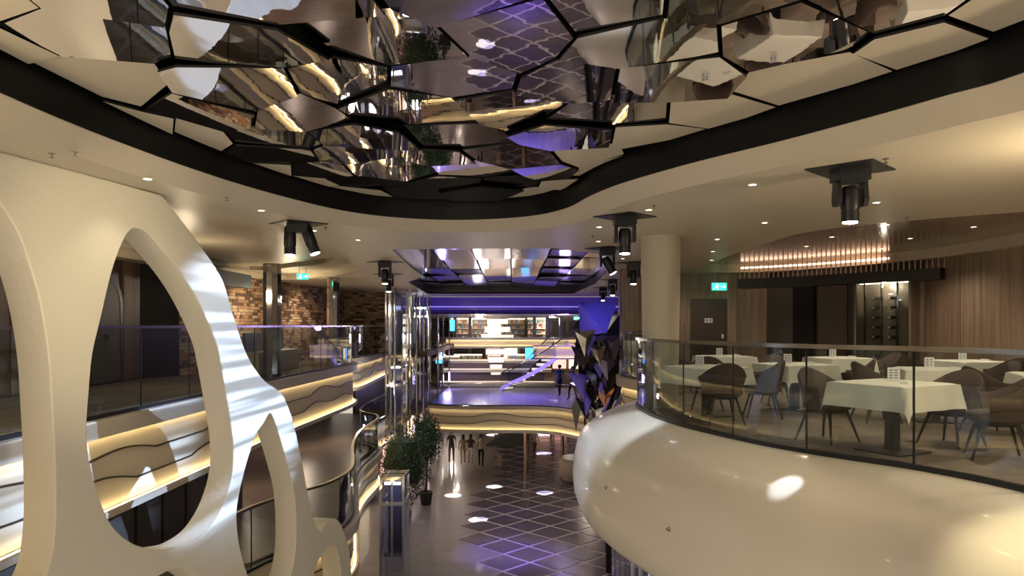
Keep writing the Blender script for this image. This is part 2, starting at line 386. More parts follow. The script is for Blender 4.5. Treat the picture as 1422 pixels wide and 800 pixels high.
# --- walls, left upper and middle
def wall(name, a, b_, z0, z1, m, th=.12):
    a = Vector(a); b_ = Vector(b_); d = (b_-a).normalized(); n = Vector((d.y, -d.x))
    mb = MB(); L = (b_-a).length
    M = Matrix(((d.x, n.x, 0, a.x), (d.y, n.y, 0, a.y), (0, 0, 1, 0), (0, 0, 0, 1)))
    mb.box(0, 0, z0, L, th, z1, M=M); return struct(mb.build(name, m)), M, L
WL, M_, L_ = wall('wall_left', (-9.05, 17.5), (-9.05, 3), 5.9, 9.0, woodd)
WL.data.materials[0] = woodd
for k in range(38):
    mb = MB(); y = 3.2+k*.375; 
    if 15.2 < y < 16.6: continue
    mb.box(-9.05, y, 5.95, -9.0-.02*(k % 2), y+.36, 8.95); mb.build('wood_plank', mat('plank_%d' % (k % 3), [(.12, .075, .045), (.085, .05, .03), (.15, .10, .065)][k % 3], .5, noise=.35, nscale=2, stretch=(5, 5, .4)), WL)
# arched door in the plank wall
dr = thing('arched_door', (-8.97, 15.9, 5.9), 'dark arched door in the plank wall seen through the big oval opening', 'door')
arc = [(math.cos(PI*k/12)*.6, 1.75+math.sin(PI*k/12)*.55) for k in range(13)]
def upr(name, out, holes, th, m, parent, O=(0, 0, 0), u=(0, 1, 0)):
    return plate(name, out, holes, 0, th, m, parent, upright=(Vector(O), Vector(u)))
upr('door_frame', [(-.72, 0), (.72, 0)]+[(x*1.2, (z-1.75)*1.2+1.75) for x, z in arc], [[(-.6, .05), (.6, .05)]+arc], .1, dark, dr)
for s in (-1, 1):
    half = [(0, .05), (s*.6, .05)]+[(math.cos(PI/2*k/6)*.6*s, 1.75+math.sin(PI/2*k/6)*.55) for k in range(7)]
    lf = upr('door_leaf', half, [], .04, grey, dr, (-.01, 0, 0))
    MB().box(0, s*.06-.01, .95, .04, s*.06+.01, 1.1).build('door_handle', steel, lf)
# brick wall
def brick_wall(name, a, b_, z0, z1, off):
    a = Vector(a); b_ = Vector(b_); W, M, L = wall(name, a, b_, z0, z1, mortar)
    mb = MB(); r = random.Random(3); z = z0; row = 0
    while z < z1-.05:
        x = -(row % 2)*.15
        while x < L:
            w_ = r.choice([.22, .3, .38]); e = r.uniform(.01, .045)
            mb.box(max(0, x), -e, z+.008, min(L, x+w_-.014), 0, z+.086, r.choice([0, 0, 1, 2]), M=M); x += w_
        z += .095; row += 1
    o = mb.build('brick_courses', [brickm, mat('brick_pale', (.46, .34, .23), .8, noise=.3), mat('brick_dark', (.11, .065, .04), .8)], W); o['kind'] = 'stuff'
    return W
brick_wall('wall_left', (-7.35, 31.5), (-8.6, 18.6), 5.9, 8.75, 0)
brick_wall('wall_left', (-5.4, 32.6), (-7.35, 31.5), 5.9, 8.75, 0)
wall('wall_left', (-8.6, 18.6), (-9.05, 17.5), 5.9, 9, dark)
wall('wall_left', (-5.35, 37.3), (-5.4, 32.6), 5.9, 8.75, woodd)
# teal band sign over the brick
tag(MB().box(-8.6, 18.0, 8.28, -7.6, 21.0, 8.66).build('bulkhead_panel', mat('teal', (.02, .05, .045), .4)), 'dark teal bulkhead panel above the brick wall on the left', 'panel')
# middle level shopfront
WM, _, _ = wall('wall_left', (-8.5, 34), (-8.5, 8), 3.05, 4.75, dark)
for k in range(16):
    y = 9+k*1.55; mb = MB(); mb.box(-8.5, y, 3.1, -8.46, y+1.45, 4.7); p = mb.build('wall_panel', grey, WM)
    mb = MB(); mb.box(-8.46, y+.12, 3.25, -8.44, y+1.33, 4.0); mb.build('panel_moulding', dark, p)
lb = thing('dark_bar_block', (-7.3, 12.5, 3.05), 'added dark bar block keeping the lounge dim below the nearest upper left balcony', 'bar counter')  # dark box added to hide the lamp-lit deck and keep the lounge dark
MB().box(-1.0, -4.4, 0, 1.05, 4.2, 1.35).build('bar_body', dark, lb); MB().box(-1.05, -4.45, 1.35, 1.1, 4.25, 1.40).build('bar_top', black, lb)
for k in range(9): MB().box(1.05, -4.2+k*.92, .1, 1.07, -3.4+k*.92, 1.25).build('bar_panel', grey, lb)
# lower promenade shopfront left
WP, _, _ = wall('wall_left', (-6.2, 60), (-6.2, 12), -.5, 1.95, dark)
for k in range(12):
    y = 22+k*2.4; MB().box(-6.2, y, -.3, -6.15, y+1.8, 1.5).build('shop_window', [warmw, pinkw, grey][(k*2) % 3], WP)
wall('wall_left', (-7.4, 62), (-7.4, 34), -.5, 8.7, dark)
# far left walkway levels beyond the lifts
struct(MB().box(-7.4, 34, 5.7, -4.0, 49.9, 5.95).build('floor', carpet)); struct(MB().box(-7.4, 34, 2.95, -4.4, 62, 3.2).build('floor', carpet))
# restaurant walls
WR, MR, LR = wall('wall_right', (10.6, 1.5), (9.6, 16.7), 5.83, 8.95, wood); 
k = 0; s = 0.2
Mr2 = MR
while s < LR-.3:
    w_ = [.95, 1.25, .7, 1.4][k % 4]; e = min(s+w_-.012, LR)
    mb = MB(); mb.box(s, .12, 5.9, e, .135+.012*(k % 2), 8.93, M=MR)
    mb.build('wall_panel', mat('wood_panel_%d' % (k % 3), [(.25, .18, .125), (.21, .15, .105), (.29, .21, .15)][k % 3], .38, noise=.30, nscale=1.6, stretch=(7, 7, .35)), WR); s += w_; k += 1
# flip: wall() puts thickness to the right of travel; rebuild panels on the room side
for c in list(WR.children):
    for v in c.data.vertices:
        l = MR.inverted() @ v.co; l.y = .06-(l.y-.06); v.co = MR @ l
WD, MD, LD = wall('wall_back', (9.6, 16.7), (7.3, 20.6), 5.83, 8.95, dark)
WB, MBk, LB = wall('wall_back', (7.3, 20.6), (3.7, 21.5), 5.83, 8.72, wood)
def on(M, s, z, n=0): return M @ Vector((s, n, z))
# room side is -y in wall space for these
for k in range(9):
    s0 = .02+k*.41
    if 1.05 < s0+.2 < 2.3: continue
    MB().box(s0, -.03-.01*(k % 2), 5.87, s0+.4, 0, 8.68, M=MBk).build('wall_panel', MATS['wood_panel_%d' % (k % 3)], WB)
# door in back wall
dth = thing('door', tuple(on(MBk, 1.62, 5.83)), 'dark wooden door below the green exit sign at the back of the restaurant', 'door', rz=math.atan2(.9, -3.6))
MB().box(-.52, .0, 0, .52, .06, 2.15).build('door_frame', woodd, dth)
dl = MB().box(-.46, .06, .01, .46, .10, 2.08).build('door_leaf', mat('door_brown', (.045, .026, .02), .4), dth)
MB().box(-.11, .10, 1.45, .11, .11, 1.58).build('door_sign', paper, dl); MB().box(-.42, .10, 1.0, -.36, .15, 1.12).build('door_handle', steel, dl)
for c in (-1, 1):
    MB().box(c*.05-.03, .11, 1.47, c*.05+.03, .113, 1.56).build('door_sign_symbol', printm, dl)
# dark recess panels, curtain on the dark wall
for (s0, s1, m_, nm) in [(3.6, 4.5, grey, 'wall_panel'), (2.0, 2.85, woodd, 'wall_panel'), (0.02, .22, wood, 'wall_panel')]:
    MB().box(s0, -.03, 5.87, s1, 0, 8.3, M=MD).build(nm, m_, WD)
cur = MB(); path = [tuple((on(MD, 2.95+.64*i/60, 0, -.08+.03*math.sin(i*1.05)))[:2]) for i in range(61)]
sweep(cur, path, [(0, 5.9), (0, 8.3)]); tag(cur.build('curtain', mat('curtain', (.018, .015, .014), .9), smooth=True, sharp=3), 'dark pleated curtain on the dark rear restaurant wall', 'curtain')
# canopy bulkhead over the dark wall and row of glowing rods
cb = MB(); cpath = catmull([(9.45, 15.9), (8.6, 17.2), (7.6, 18.6), (6.9, 19.3), (6.2, 19.8)], 6)
sweep(cb, cpath, [(0, 8.22), (.35, 8.22), (.35, 8.48), (0, 8.48)], ring=True); struct(cb.build('trim_7', dark))
rods = thing('rod_screen', (7.5, 18.6, 8.48), 'row of slim vertical rods lit warm above the dark canopy in the restaurant', 'light fitting')
rp = resample(offset(cpath, .2), .13)
rm = MB().tube([(0, 0, 0), (0, 0, .43)], .016, 6).mesh('rod', mat('rod_bronze', (.55, .38, .27), .35, .4))
for (x, y) in rp[:90]: ob('rod', rm, rods, (x-7.5, y-18.6, 0))
b = MB(); sweep(b, [(x-7.5, y-18.6) for x, y in offset(cpath, .30)], [(0, .30), (.03, .30), (.03, .34), (0, .34)], ring=True); b.build('light_strip', mat('rod_led', (1, .7, .5), .5, emis=(1, .62, .42), es=4), rods)
# wine cabinet
rzc = math.atan2(-3.9, 2.3)
def at_wall(s, n, z): return tuple(on(MD, s, z, -n))
wc = thing('wine_cabinet', at_wall(.86, 0, 5.83), 'tall lit glass-fronted wine cabinet in the dark rear restaurant wall', 'cabinet', rz=math.atan2(20.6-16.7, 7.3-9.6)+PI)
MB().box(-.72, -.04, 0, .72, 0, 2.5).box(-.72, -.36, 0, -.66, 0, 2.5).box(.66, -.36, 0, .72, 0, 2.5).box(-.72, -.36, 2.42, .72, 0, 2.5).box(-.72, -.36, 0, .72, 0, .12).build('case', mat('cabinet_in', (.16, .13, .10), .35), wc)
for x in (-.45, -.02, .38): MB().box(x-.02, -.34, .12, x+.02, -.30, 2.42).build('upright', chrome, wc)
MB().box(-.6, -.30, 2.38, .6, -.26, 2.41).build('light_strip', mat('cab_led', (1, .9, .7), .5, emis=(1, .85, .6), es=9), wc)
MB().box(-.66, -.355, .12, .66, -.345, 2.42).build('glass_front', glass, wc)
lamp('POINT', 'cabinet_lamp', at_wall(.86, .30, 8.15), 14, (1, .85, .65), radius=.05)
bb = MB(); bb.lathe([(.0, 0), (.037, .0), (.038, .19), (.014, .24), (.014, .29)], 10); bm_ = bb.mesh('bottle', bottle_m, True)
bf = MB(); bf.lathe([(.016, .255), (.018, .30), (.0, .30)], 8); fm_ = bf.mesh('cap', foil, True)
mbr = MB(); mbr.box(-.05, 0, -.05, .05, .02, -.04); brm = mbr.mesh('cradle', chrome)
for col in (-.22, .18):
    for r in range(7):
        z = 6.35+r*.235+.1
        p = at_wall(.86-col, .05, z)
        side = 'left' if col < 0 else 'right'
        w_ = thing('wine_bottle', p, 'dark wine bottle in the lit cabinet, %s column, %s from the top' % (side, ['seventh', 'sixth', 'fifth', 'fourth', 'third', 'second', 'first'][r]), 'bottle', 'bottles in the wine cabinet')
        w_.rotation_euler = (PI/2, 0, math.atan2(20.6-16.7, 7.3-9.6)+PI+.0)
        w_.rotation_euler = Vector(MD.to_3x3() @ Vector((0, -1, 0))).to_track_quat('Z', 'Y').to_euler()
        ob('bottle_body', bm_, w_); ob('bottle_cap', fm_, w_)
        k_ = MB(); k_.box(col-.06, -.30, z-5.83-.055, col+.06, -.04, z-5.83-.042); k_.build('bottle_cradle', chrome, wc)

# ================================================================ BALCONIES
def railing(name, path, z0, h, step, label, side=1, m=None, rail_m=None, posts=True):
    """path foot of the glass; curved panes"""
    m = m or glass; rail_m = rail_m or steel
    t = thing(name, (path[0][0], path[0][1], z0), label, 'railing')
    ox, oy = path[0]
    P = [(x-ox, y-oy) for x, y in path]; fine = resample(P, .05); per = max(2, int(step/.05))
    for i in range(0, len(fine)-2, per):
        sub = fine[i:i+per+1]
        if len(sub) < 3: continue
        sub = sub[::4]+([sub[-1]] if (len(sub)-1) % 4 else [])
        a = Vector(sub[0]); c = Vector(sub[1]); sub[0] = tuple(a+(c-a)*.06)
        mb = MB(); sweep(mb, sub, [(-.008, .02), (.008, .02), (.008, h-.03), (-.008, h-.03)], ring=True); mb.build('glass_panel', m, t, smooth=True, sharp=.5)
        if posts and i > 0:
            q = fine[i]; MB().box(q[0]-.008, q[1]-.008, 0, q[0]+.008, q[1]+.008, h-.02).build('joint', darkm, t)
    f2 = fine[::3]+[fine[-1]]
    mb = MB(); sweep(mb, f2, [(-.035, h-.045), (.035, h-.045), (.035, h), (-.035, h)], ring=True); mb.build('handrail', rail_m, t, smooth=True, sharp=.5)
    mb = MB(); sweep(mb, f2, [(-.03, -.01), (.03, -.01), (.03, .05), (-.03, .05)], ring=True); mb.build('base_channel', darkm, t, smooth=True, sharp=.5)
    return t
def fascia(name, path, zt, zb, label, waves=True, th=.24, tb=.14, seed=1, out=.14):
    ox, oy = path[0]; t = thing(name, (ox, oy, zb), label, 'balcony'); H = zt-zb
    P = [(x-ox, y-oy) for x, y in path]
    mb = MB(); sweep(mb, P, [(-.30, H), (out, H), (out+.01, H-.02), (out, H-th), (.02, H-th)]); mb.build('top_ledge', ledge, t, smooth=True, sharp=.5)
    mb = MB(); sweep(mb, P, [(.0, H-th+.03), (0, tb-.02), ]); mb.build('front_panel', fascm, t, smooth=True)
    mb = MB(); sweep(mb, P, [(0, tb-.03), (.02, tb-.04), (out, tb), (out+.01, tb-.03), (out, 0), (-.4, 0)]); mb.build('bottom_ledge', ledge, t, smooth=True, sharp=.5)
    mb = MB(); sweep(mb, P, [(.035, H-th-.004), (.075, H-th-.004)]); mb.build('light_strip', led, t)
    mb = MB(); sweep(mb, P, [(.075, tb-.015), (.035, tb-.02)]); mb.build('light_strip', led, t)
    if waves:
        fine = resample(P, .08); r = random.Random(seed)
        for w_ in range(2):
            base = .36+.36*w_; ph = r.uniform(0, 6)
            L = H-th-tb
            zf = lambda i: tb+L*(.30+.36*w_)+.11*max(-.35, math.sin(i*.08*1.5+ph)*math.sin(i*.08*.47+ph*.6)*1.5)
            mb = MB(); sweep(mb, fine, [(0, -.012), (.022, -.012), (.022, .012), (0, .012)], ring=True, zf=zf); mb.build('wave_inlay', mat('inlay_bronze', (.09, .065, .05), .35, .6), t)
    return t
# travel direction north (+Y) with right normal = +X : outwards for the left side
fascia('balcony', UL, 5.95, 4.60, 'nearest upper left balcony front with two lit ledges and wavy inlays', seed=4, tb=.11)
fascia('balcony', UL2, 5.95, 4.75, 'upper left balcony front farther back beyond the rounded end', seed=9)
fascia('balcony', ML, 3.05, 1.9, 'middle level curved balcony front glowing below the white lattice', seed=12)
railing('glass_railing', UL, 5.95, 1.25, 1.55, 'long glass railing on the nearest upper left balcony', m=glassd)
railing('glass_railing', UL2, 5.95, 1.25, 1.5, 'short glass railing on the upper left balcony beyond the rounded end', m=glassd)
railing('glass_railing', ML, 3.05, 1.1, 1.3, 'curved glass railing of the middle level left walkway')
# right restaurant balcony: hull ; path travels away (north) so outwards (left) is negative offset
hp = RB
hull = thing('balcony_hull', (3, 8, 4.2), 'big smooth cream rounded balcony hull carrying the restaurant terrace', 'balcony')
prof = [(.30, 5.80), (.0, 5.83), (-.06, 5.83), (-.12, 5.82), (-.30, 5.775), (-.52, 5.70), (-.75, 5.58), (-.92, 5.43), (-1.02, 5.24), (-1.07, 5.0), (-1.09, 4.7), (-1.07, 4.46), (-1.01, 4.28), (-.90, 4.16), (-.70, 4.10), (1.2, 4.05)]
mb = MB(); hpp = [(x-3, y-8) for x, y in offset(hp, 0)]
sweep(mb, hpp, [(o_, z-4.2) for o_, z in prof]); mb.build('hull_skin', hullm, hull, smooth=True, sharp=1.2)
for (px, py, s_) in [(842, 677, 0), (929, 735, 1)]:
    pass
railing('glass_railing', RB, 5.83, 1.17, 1.12, 'curved glass railing around the restaurant terrace', m=glass, rail_m=mat('rail_bronze', (.34, .31, .26), .25, 1))
# small stainless nozzles on the hull
def hull_point(px, py):
    r = Vector(((px-711)/F, 1, -(py-452)/F)); best = None
    me = hull.children[0].data
    from mathutils.bvhtree import BVHTree
    bv = BVHTree.FromPolygons([tuple(v.co) for v in me.vertices], [tuple(p.vertices) for p in me.polygons])
    h = bv.ray_cast(Vector((0, 0, EYE))-Vector((3, 8, 4.2)), r.normalized()); return h
for k, (px, py) in enumerate([(842, 677), (929, 735)]):
    loc, nrm, _, _ = hull_point(px, py)
    if loc is None: continue
    q = nrm.to_track_quat('Z', 'Y'); mb = MB(); mb.lathe([(.028, -.005), (.028, .006), (.014, .01), (.012, .035), (0, .037)], 10)
    o = mb.build('nozzle', steel, None, True); o.location = loc+Vector((3, 8, 4.2)); o.rotation_mode = 'QUATERNION'; o.rotation_quaternion = q
    tag(o, ['small steel nozzle high on the left flank of the hull', 'small steel nozzle low on the hull front'][k], 'nozzle')
# right balcony beyond
R2 = catmull([(3.5, 15.6), (3.0, 16.4), (2.75, 17.9), (3.05, 19.0), (3.9, 20.3), (5.0, 21.4), (6.2, 22.2)], 6)
R2 = R2[::-1]
fascia('balcony', R2, 5.95, 5.0, 'short lit balcony front at right behind the restaurant hull', seed=5)
railing('glass_railing', R2, 5.95, 1.1, 1.3, 'glass railing of the right balcony behind the restaurant column')
struct(plate('floor', [(x, y) for x, y in offset(R2, -.1)]+[(6.4, 15.6), (6.4, 22.2)], [], 5.6, .3, carpet))
# ================================================================ LATTICE SCREEN
pa, pb = -5.65, .2
ud = Vector((pb, 1, 0)).normalized(); O = Vector((pa, 0, 0))
def lat(px, py):
    r = (px-711)/F; Y = pa/(r-pb); return (Y*math.sqrt(1+pb*pb), EYE-(py-452)/F*Y)
def smooth_loop(pts, n=5): return catmull([lat(*p) for p in pts], n, True)
ceil_pt = lambda px: (lat(px, 400)[0], CZ)
right_edge = catmull([lat(*p) for p in [(225, 271), (255, 309), (285, 350), (310, 390), (324.5, 439), (344, 494), (367, 528), (388, 543), (399.5, 562), (409, 592), (420, 643), (429.5, 695), (439, 732), (446, 739), (453, 726), (462, 720), (471, 724), (479, 742), (486, 770), (489, 810), (491, 880), (491, 960)]], 4)
outl = [ceil_pt(-260), ceil_pt(-100), ceil_pt(60), ceil_pt(150)]+right_edge+[lat(480, 1010), lat(300, 1150), lat(0, 1350), lat(-260, 1500)]
h1 = smooth_loop([(188, 317), (177, 325), (165, 350), (154, 384), (141, 440), (129, 492), (124, 545), (121, 591), (123, 631), (130, 665), (145, 709), (160, 735), (185, 755), (215, 763), (240, 762), (263, 756), (287, 739), (305, 713), (318, 680), (324, 650), (324, 612), (319, 575), (307.5, 507), (300, 474), (279, 425), (255, 384), (225, 346), (204, 323)])
h2 = smooth_loop([(375, 574), (366, 588), (355, 606), (341, 650), (331, 695), (329, 725), (334, 763), (345, 800), (362, 826), (385, 826), (402, 803), (410, 765), (411, 720), (408, 680), (400, 645), (390, 610), (381, 582)])
h0 = smooth_loop([(0, 283), (22, 317), (37, 354), (56, 421), (67.5, 492), (72, 560), (76, 641), (76, 732), (64, 797), (30, 835), (-30, 830), (-100, 770), (-140, 650), (-150, 480), (-120, 320), (-70, 245), (-30, 250)])
h3 = smooth_loop([(463, 757), (452, 763), (440, 785), (434, 815), (436, 860), (450, 900), (468, 890), (476, 850), (474, 800), (469, 766)])
h4 = smooth_loop([(250, 789), (226, 797), (200, 820), (170, 890), (190, 990), (250, 1010), (300, 960), (305, 880), (285, 815), (268, 796)])
lt = plate('lattice_screen', outl, [h1, h2, h0, h3, h4], 0, .36, lattm, None, bevel=.015, upright=(O, ud))
# which way the slab went: keep the front face on the sight plane, depth going away to the left
for v in lt.data.vertices: pass
tag(lt, 'tall white organic lattice screen with oval openings on the left', 'screen')
# ================================================================ LIGHTS ON THE CEILING
def gobo(l):
    d = l.data; d.use_nodes = True; nt = d.node_tree; em = nt.nodes['Emission']
    tc = nt.nodes.new('ShaderNodeTexCoord'); mp = nt.nodes.new('ShaderNodeMapping'); mp.inputs['Rotation'].default_value = (0, 0, .35)
    wv = nt.nodes.new('ShaderNodeTexNoise'); wv.noise_dimensions = '3D'; wv.inputs['Scale'].default_value = 1; wv.inputs['Detail'].default_value = 2
    mp.inputs['Scale'].default_value = (1.2, 34, 1)
    cr = nt.nodes.new('ShaderNodeValToRGB'); cr.color_ramp.elements[0].position = .42; cr.color_ramp.elements[0].color = (.28, .28, .28, 1); cr.color_ramp.elements[1].position = .60; cr.color_ramp.elements[1].color = (1.6, 1.6, 1.6, 1)
    nt.links.new(tc.outputs['Normal'], mp.inputs[0]); nt.links.new(mp.outputs[0], wv.inputs['Vector']); nt.links.new(wv.outputs[0], cr.inputs[0]); nt.links.new(cr.outputs[0], em.inputs['Strength'])
def moving_head(x, y, label, aim, energy=200, spot=20, rz=PI/4, two=False, scale=1, z=CZ, color=COOL, pattern=False, swing=0, blend=.5):
    t = thing('moving_head_light', (x, y, z), label, 'stage light', 'moving head stage lights around the mirror recess')
    t.scale = (scale,)*3
    MB().box(-.31, -.31, -.012, .31, .31, 0, M=Matrix.Rotation(rz, 4, 'Z')).build('ceiling_plate', darkm, t)
    mb = MB(); mb.box(-.15, -.11, -.12, .15, .11, -.012); mb.box(-.13, -.09, -.14, .13, .09, -.12); mb.build('base', darkm, t)
    heads = [(-.13, 0.0), (.13, .35)] if two else [(0, swing)]
    for hx_, tilt in heads:
        if not two:
            for s in (-1, 1):
                mb = MB(); R = Matrix.Translation((hx_+s*.125, 0, 0)); mb.add([R @ Vector((sx*.022, sy, sz)) for sx in (-1, 1) for sy, sz in [(-.05, -.13), (.05, -.13), (.075, -.30), (.05, -.36), (-.05, -.36), (-.075, -.30)]],
                   [(5, 4, 3, 2, 1, 0), (6, 7, 8, 9, 10, 11)]+[(k, (k+1) % 6, 6+(k+1) % 6, 6+k) for k in range(6)]); mb.build('yoke_arm', darkm, t)
        R = Matrix.Translation((hx_, 0, -.27 if not two else -.14)) @ Matrix.Rotation(-tilt, 4, 'Y')
        d_ = 0 if not two else -.08
        hd = MB(); hd.lathe([(0, .11), (.065, .10), (.085, .06), (.088, -.10+d_), (.078, -.13+d_), (.082, -.15+d_), (.082, -.24+d_), (.070, -.24+d_), (.068, -.225+d_), (0, -.225+d_)], 20, M=R)
        h_ = hd.build('lamp_head', darkm, t, True)
        ln = MB(); ln.lathe([(0, -.232+d_), (.069, -.232+d_), (.066, -.250+d_), (0, -.262+d_)], 16, M=R); ln.build('lens', lensm, h_, True)
    if energy:
        l = lamp('SPOT', 'beam_lamp', (x+.0, y-.0, z-.62*scale), energy, color, target=aim, spot=spot, blend=blend, radius=.03)
        if pattern: gobo(l)
    return t
moving_head(3.24, 6.9, 'black moving head light hanging nearest above the restaurant railing', (2.72, 7.15, 5.6), 260, 7, blend=.4)
x, y = (415-711)/F*10.6, 10.6
moving_head(x, y, 'twin-barrel black stage light over the left side near the lattice', (-1.0, 20, -.5), 120, 30, two=True)
moving_head(1.55, 9.9, 'black stage light at the inner curve right of the mirror recess', (1.4, 10.8, 5.4), 120, 50)
moving_head(1.85, 14.0, 'tilted black stage light beside the corner of the farther recess', (0, 20, 0), 0, swing=.5)
moving_head(2.9, 17.2, 'black stage light just left of the cream column top', (2.6, 18, 0), 50, 40)
moving_head(3.3, 23.6, 'second-farthest black stage light on the right side', (0, 0, 0), 0)
moving_head(3.6, 28.5, 'farthest black stage light on the right side', (0, 0, 0), 0)
moving_head(-3.0, 17, 'black stage light left of the farther mirror recess', (0, 0, 0), 0)
moving_head(-3.6, 21, 'small black stage light above the lift frames', (0, 0, 0), 0)
# lattice and hull beams; all but the first are added without a head
l = lamp('SPOT', 'lattice_beam', (1.5, 9.6, 8.1), 1900, (.46, .64, 1), target=(-3.6, 9.9, 6.5), spot=43, blend=.6, radius=.02); gobo(l)
lamp('SPOT', 'lattice_warm_beam', (1.2, 4.5, 8.4), 420, (1, .85, .55), target=(-4.1, 7.4, 7.6), spot=34, blend=1, radius=.05)
lamp('SPOT', 'hull_beam', (-2.9, 6.8, 8.3), 620, (.52, .68, 1), target=(1.0, 11.3, 5.0), spot=19, blend=1, radius=.03)
lamp('SPOT', 'hull_warm_beam', (3.3, 4.3, 8.6), 260, (1, .86, .52), target=(3.72, 5.15, 5.6), spot=24, blend=1, radius=.03)
# downlights
ringm = MB(); ringm.lathe([(.055, 0), (.055, -.006), (.042, -.008), (.040, -.002)], 16); ring_me = ringm.mesh('trim_ring', mat('ring_white', (.8, .76, .66), .4), True)
lm = MB(); lm.lathe([(0, -.001), (.040, -.001), (.040, -.004), (0, -.005)], 14); lens_me = lm.mesh('lens', downm)
ORDN = ['first', 'second', 'third', 'fourth', 'fifth', 'sixth', 'seventh', 'eighth', 'ninth']
CNT = {}
def downlight(px, py, z, label, group, e=0):
    CNT[group] = CNT.get(group, 0)+1; label = label+', '+ORDN[CNT[group]-1]+' from the left'
    x, y = (px-711)/F*((EYE-z)*F/(py-452)), (EYE-z)*F/(py-452)
    t = thing('downlight', (x, y, z), label, 'downlight', group)
    ob('trim_ring', ring_me, t); ob('lens', lens_me, t)
    if e: lamp('SPOT', 'downlight_lamp', (x, y, z-.03), e, (1, .86, .62), target=(x, y, 0), spot=110, blend=.9, radius=.03)
for p in [(205, 248), (363, 292), (436, 320), (497, 333)]: downlight(*p, CZ, 'round downlight left of the mirror recess', 'downlights in the left ceiling', 12)
for p in [(831, 335), (832, 315), (851, 350), (865, 359), (901, 291), (1045, 256)]: downlight(*p, CZ, 'round downlight along the right edge of the void', 'downlights along the right edge', 10)
for p in [(988, 361), (990, 349), (996, 332), (1062, 309), (1217, 281), (1352, 315), (1397, 291)]: downlight(*p, CZ if p[0] < 1220 else CZ+.22, 'round downlight over the restaurant', 'downlights in the restaurant cream ceiling', 14)
for p in [(1120, 342), (1129, 354), (1155, 329), (1217, 356), (1224, 345), (1231, 312), (1264, 331)]: downlight(*p, CZ+.22, 'small downlight in the polished brown ceiling', 'downlights in the brown ceiling', 14)
# sprinklers
spm = MB(); spm.lathe([(.03, 0), (.03, -.006), (.008, -.01), (.008, -.035), (.022, -.037), (.022, -.041), (0, -.043)], 10); sp_me = spm.mesh('sprinkler', steel, True)
for (px, py, lab) in [(104, 211, 'steel sprinkler head in the ceiling above the lattice top'), (72, 213, 'steel sprinkler head leftmost in the ceiling'), (315, 274, 'steel sprinkler head between two left ceiling downlights'),
                      (1230, 220, 'steel sprinkler head right of the nearest stage light'), (908, 285, 'steel sprinkler head right of the inner curve stage light'), (823, 327, 'steel sprinkler head left of the stage light at the inner curve'), (452, 315, 'steel sprinkler head right of the twin-barrel light'), (1259, 302, 'steel sprinkler head over the restaurant tables')]:
    q = pt(px, py, CZ); o = ob('sprinkler', sp_me, None, (q[0], q[1], CZ)); tag(o, lab, 'sprinkler')
# ================================================================ COLUMNS
mb = MB(); mb.lathe([(.29, 0), (.30, .9), (.335, 2.87)], 40); t = mb.build('column', mat('column_cream', (.50, .45, .35), .5), None, True, loc=(2.52, 12.2, 5.83)); tag(t, 'round cream column at the far end of the restaurant railing', 'column')
for (x, y, r, lab) in [(-5.86, 17.6, .22, 'nearer mirror-clad column behind the left railing'), (-5.62, 22.6, .20, 'farther mirror-clad column behind the left railing')]:
    t = thing('mirror_column', (x, y, 5.9), lab, 'column')
    mb = MB(); N = 10
    for k in range(N):
        a0 = 2*PI*k/N; a1 = a0+2*PI/N*.94
        mb2 = MB(); v = [(r*math.cos(a), r*math.sin(a)) for a in (a0, a1)]; n_ = ((v[0][0]+v[1][0])*.02, (v[0][1]+v[1][1])*.02)
        mb2.add([(*v[0], 0), (*v[1], 0), (*v[1], 2.78), (*v[0], 2.78)], [(0, 1, 2, 3)]); mb2.build('mirror_strip', chrome, t)
    MB().lathe([(r*.96, 0), (r*.96, 2.8)], 12).build('core', dark, t); MB().lathe([(r+.04, 0), (r+.04, .12)], 20).build('base_ring', steel, t)
for (px, Y, wd, lab) in [(873, 19.2, .42, 'square brown column right behind the cream column'), (866, 24, .3, 'thin brown column farther behind the cream column')]:
    x = (px-711)/F*Y; t = thing('square_column', (x, Y, 5.9), lab, 'column'); MB().box(-wd/2, -wd/2, 0, wd/2, wd/2, 2.8).build('shaft', wood, t); MB().box(-wd/2-.01, -wd/2-.01, 0, wd/2+.01, wd/2+.01, .9).build('mirror_base', chrome, t)
# exit signs
def exit_sign(loc, s, label, rz=0, hang=.35):
    t = thing('exit_sign', loc, label, 'exit sign', rz=rz)
    MB().box(-.2*s, 0, -.1*s, .2*s, .04*s, .1*s).build('sign_box', exitm, t)
    mb = MB(); Y = -.004
    mb.lathe([(0, 0), (.018*s, 0), (.018*s, .003), (0, .003)], 10, M=Matrix.Translation((-.06*s, Y, .06*s)) @ Matrix.Rotation(PI/2, 4, 'X'))
    for a, b_ in [((-.06, .04), (-.08, -.01)), ((-.08, -.01), (-.04, -.04)), ((-.04, -.04), (-.05, -.08)), ((-.08, -.01), (-.12, -.05)), ((-.12, -.05), (-.15, -.05)), ((-.065, .03), (-.02, .01)), ((-.065, .03), (-.12, .01)),
                  ((.04, 0), (.16, 0)), ((.12, .04), (.16, 0)), ((.12, -.04), (.16, 0))]:
        mb.tube([(a[0]*s, Y, a[1]*s), (b_[0]*s, Y, b_[1]*s)], .009*s, 6)
    mb.build('running_figure', exitw, t)
    for q_ in (-.12, .12): MB().box(q_*s-.006, .014, .1*s, q_*s+.006, .026, .1*s+hang).build('hanger', steel, t)
    return t
q = ((999-711)/F*19.8, 19.8); exit_sign((q[0], q[1], EYE+(452-398)/F*19.8), 1.0, 'green exit sign above the dark restaurant door', hang=.53)
q = ((420-711)/F*20.5, 20.5); exit_sign((q[0], q[1], EYE+(452-384)/F*20.5), .8, 'green exit sign in front of the brick wall at left')
